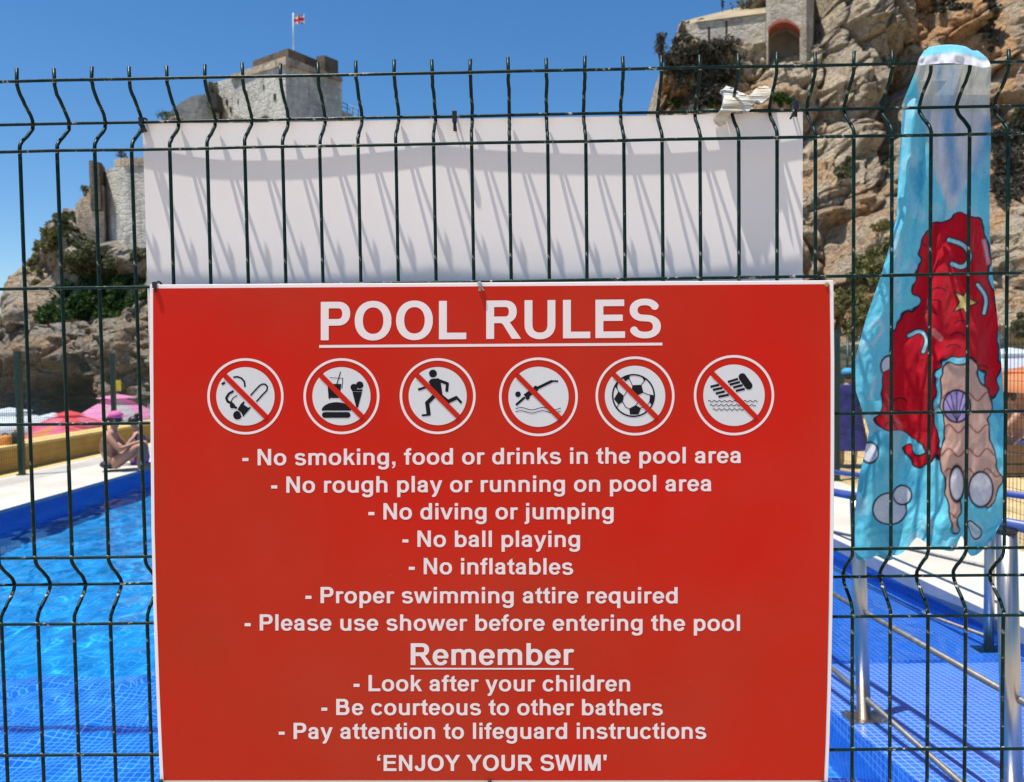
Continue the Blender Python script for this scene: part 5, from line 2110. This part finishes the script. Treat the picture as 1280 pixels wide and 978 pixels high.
GA, GB, GC = (230, 330), (150, 300), (430, 560)
for i, (W_, g_, cx, cy, rx, ry, mt_, lb, n_, lf, cl_) in enumerate([
        (WA, GA, 150, 378, 44, 30, m_leaf_bright, 'large bright green bush spreading over the headland above the beach rocks', 5200, .20, 60),
        (WA, GA, 72, 398, 24, 20, m_leaf_bright, 'small bright green bush at the lower left foot of the headland', 1700, .17, 26),
        (WA, GA, 118, 338, 44, 24, m_leaf_olive, 'wide grey olive bush below the turret on the headland', 4200, .16, 50),
        (WA, GA, 100, 372, 34, 26, m_leaf_dark, 'dark green bush between the two bright ones on the headland', 2600, .18, 40),
        (WA, GA, 138, 402, 40, 12, m_leaf_dark, 'low dark green bush at the foot of the large bright one', 1800, .17, 30),
        (WA, GA, 62, 300, 17, 20, m_leaf_yellow, 'pale green prickly plants on the middle of the left slope', 1100, .22, 26),
        (WA, GA, 44, 340, 12, 20, m_leaf_yellow, 'pale green prickly plants low on the left slope', 800, .22, 20),
        (WA, GA, 84, 276, 14, 16, m_leaf_olive, 'olive scrub high on the left slope beside the buttress', 900, .18, 20),
        (WA, GA, 104, 300, 22, 14, m_leaf_olive, 'olive scrub just below the ruined turret', 1100, .17, 22),
        (WA, GA, 176, 322, 12, 10, m_leaf_olive, 'little olive bush under the bastion beside the white board', 500, .15, 14),
        (WC, GC, 872, 98, 44, 34, m_leaf_grey, 'large dark grey scrub hanging on the left end of the right cliff', 6500, .12, 80),
        (WC, GC, 852, 62, 16, 22, m_leaf_grey, 'grey brown scrub below the left end of the fort wall', 1500, .11, 24),
        (WC, GC, 905, 62, 16, 18, m_leaf_grey, 'grey brown scrub under the slit windows of the fort wall', 1500, .11, 24),
        (WC, GC, 890, 126, 24, 9, m_leaf_bright, 'green shrub at the bottom of the dark scrub behind the tissue', 1300, .11, 24),
        (WC, GC, 975, 128, 16, 9, m_leaf_bright, 'green grass tuft behind the upper right corner of the white board', 900, .11, 18),
        (WC, GC, 843, 128, 8, 7, m_leaf_bright, 'small green tuft at the left foot of the right cliff', 400, .10, 10),
        (WC, GC, 1052, 212, 11, 18, m_leaf_olive, 'small dark olive bush in the crevice right of the signs', 900, .10, 20),
        (WC, GC, 1092, 322, 24, 44, m_leaf_yellow, 'yellowish green bush low on the cliff left of the towel', 4200, .10, 60),
        (WC, GC, 1064, 380, 20, 40, m_leaf_yellow, 'yellowish green bush at the cliff foot beside the red sign corner', 3000, .09, 44),
        (WC, GC, 1108, 196, 8, 14, m_leaf_olive, 'tiny olive bush in the dark gap left of the towel', 500, .10, 12),
        (WC, GC, 1266, 170, 28, 40, m_leaf_grey, 'dark scrub on the cliff right of the towel, upper clump', 3600, .10, 50),
        (WC, GC, 1262, 228, 26, 28, m_leaf_grey, 'dark scrub on the cliff right of the towel, lower clump', 2800, .10, 44),
        (WC, GC, 1236, 34, 12, 38, m_leaf_grey, 'narrow dark scrub above the towel near the right edge', 2200, .10, 34),
        (WC, GC, 1186, 6, 26, 12, m_leaf_grey, 'dark scrub on the cliff top straight above the towel', 1600, .10, 24),
        (WC, GC, 1270, 145, 10, 9, m_leaf_yellow, 'small yellow green tuft above the dark scrub at the right edge', 500, .10, 12),
        (WC, GC, 1272, 400, 10, 24, m_leaf_olive, 'olive bush low behind the striped parasol at the right edge', 900, .08, 20)]):
    scrub(W_, g_[0], g_[1], cx, cy, rx, ry, mt_, lb, n_, lf, seed=i * 7, clumps=cl_)


def spray(px, py, Y_, h, n, mat, label, cat='shrub', name='shrub', w=.5):
    """thin twigs that stand up from the skyline"""
    b = at(px, py, Y_)
    t = thing(name, label, cat, tuple(b))
    m = MB()
    r = random.Random(int(px))
    for k in range(n):
        a = (r.uniform(-w, w), r.uniform(-w, w))
        m.tube([(a[0] * .2, a[1] * .2, -.3), (a[0] * .7, a[1], h * .5), (a[0], a[1], h * r.uniform(.7, 1))], [.02, .014, .004], 4, False)
    m.build('twigs', m_twig, t)
    V, Q, C3 = [], [], []
    for k in range(n * 14):
        z = h * r.uniform(.15, 1)
        p_ = np.array([r.gauss(0, w * .55), r.gauss(0, w * .5), z])
        u = np.array([r.gauss(0, .5), r.gauss(0, .5), 1.0]) * .09
        v = np.array([r.gauss(0, 1), r.gauss(0, 1), 0]) * .03
        i0 = len(V)
        V += [p_ - u, p_ + v, p_ + u, p_ - v]
        Q.append((i0, i0 + 1, i0 + 2, i0 + 3))
        tn = r.random()
        C3 += [(tn,) * 3] * 4
    me = fast_mesh('foliage', np.array(V), np.array(Q))
    set_color(me, np.array(C3))
    link_mesh('foliage', me, mat, t)


spray(826, 72, 38.5, 1.15, 26, m_leaf_grey, 'thin grey twiggy plant standing up from the left edge of the right cliff', w=.22)
spray(207, 148, 60, .45, 14, m_leaf_bright, 'small green tuft at the left end of the low castle wall', w=.6)
spray(266, 118, 62.5, .95, 26, m_leaf_olive, 'green bush growing on top of the low castle wall beside the tower', w=.45)
spray(152, 198, 54, .5, 8, m_leaf_grey, 'tiny dry plant on the bastion parapet', w=.3)
spray(106, 240, 53.2, .4, 10, m_leaf_olive, 'tiny plant on the buttress of the ruined turret', w=.25)
spray(940, 8, 39.5, .30, 30, m_leaf_olive, 'green plants along the top of the fort roof', w=.8)
spray(903, 12, 42, .55, 3, m_leaf_grey, 'single thin stake on the fort roof skyline', w=.05)

# notice fixed to the beach rock
q = proj(WB[:150 * 300])
k = np.argsort((q[0] - 147) ** 2 + (q[1] - 482) ** 2)[:60]
yb = WB[k, 1].min() - .06
c = at(147, 482, yb)
nt = thing('notice', 'small yellow notice fixed to the beach rock above the pink parasol', 'sign', tuple(c))
s_ = (yb - CW[1]) / F_PX
bevel(MB().box((-4.6 * s_, -.02, -7 * s_), (4.6 * s_, .02, 6.5 * s_)).build('plate', simple('yellow_plate', (.62, .47, .02), .6, .1, 5), nt), .004)
MB().box((-3 * s_, -.0235, -4.6 * s_), (-.2 * s_, -.0205, -.5 * s_)).build('dark_mark', m_yellow, nt)
MB().box((-.2 * s_, .0215, -.2), (.2 * s_, .4, .2)).build('bracket', m_greenpost, nt)
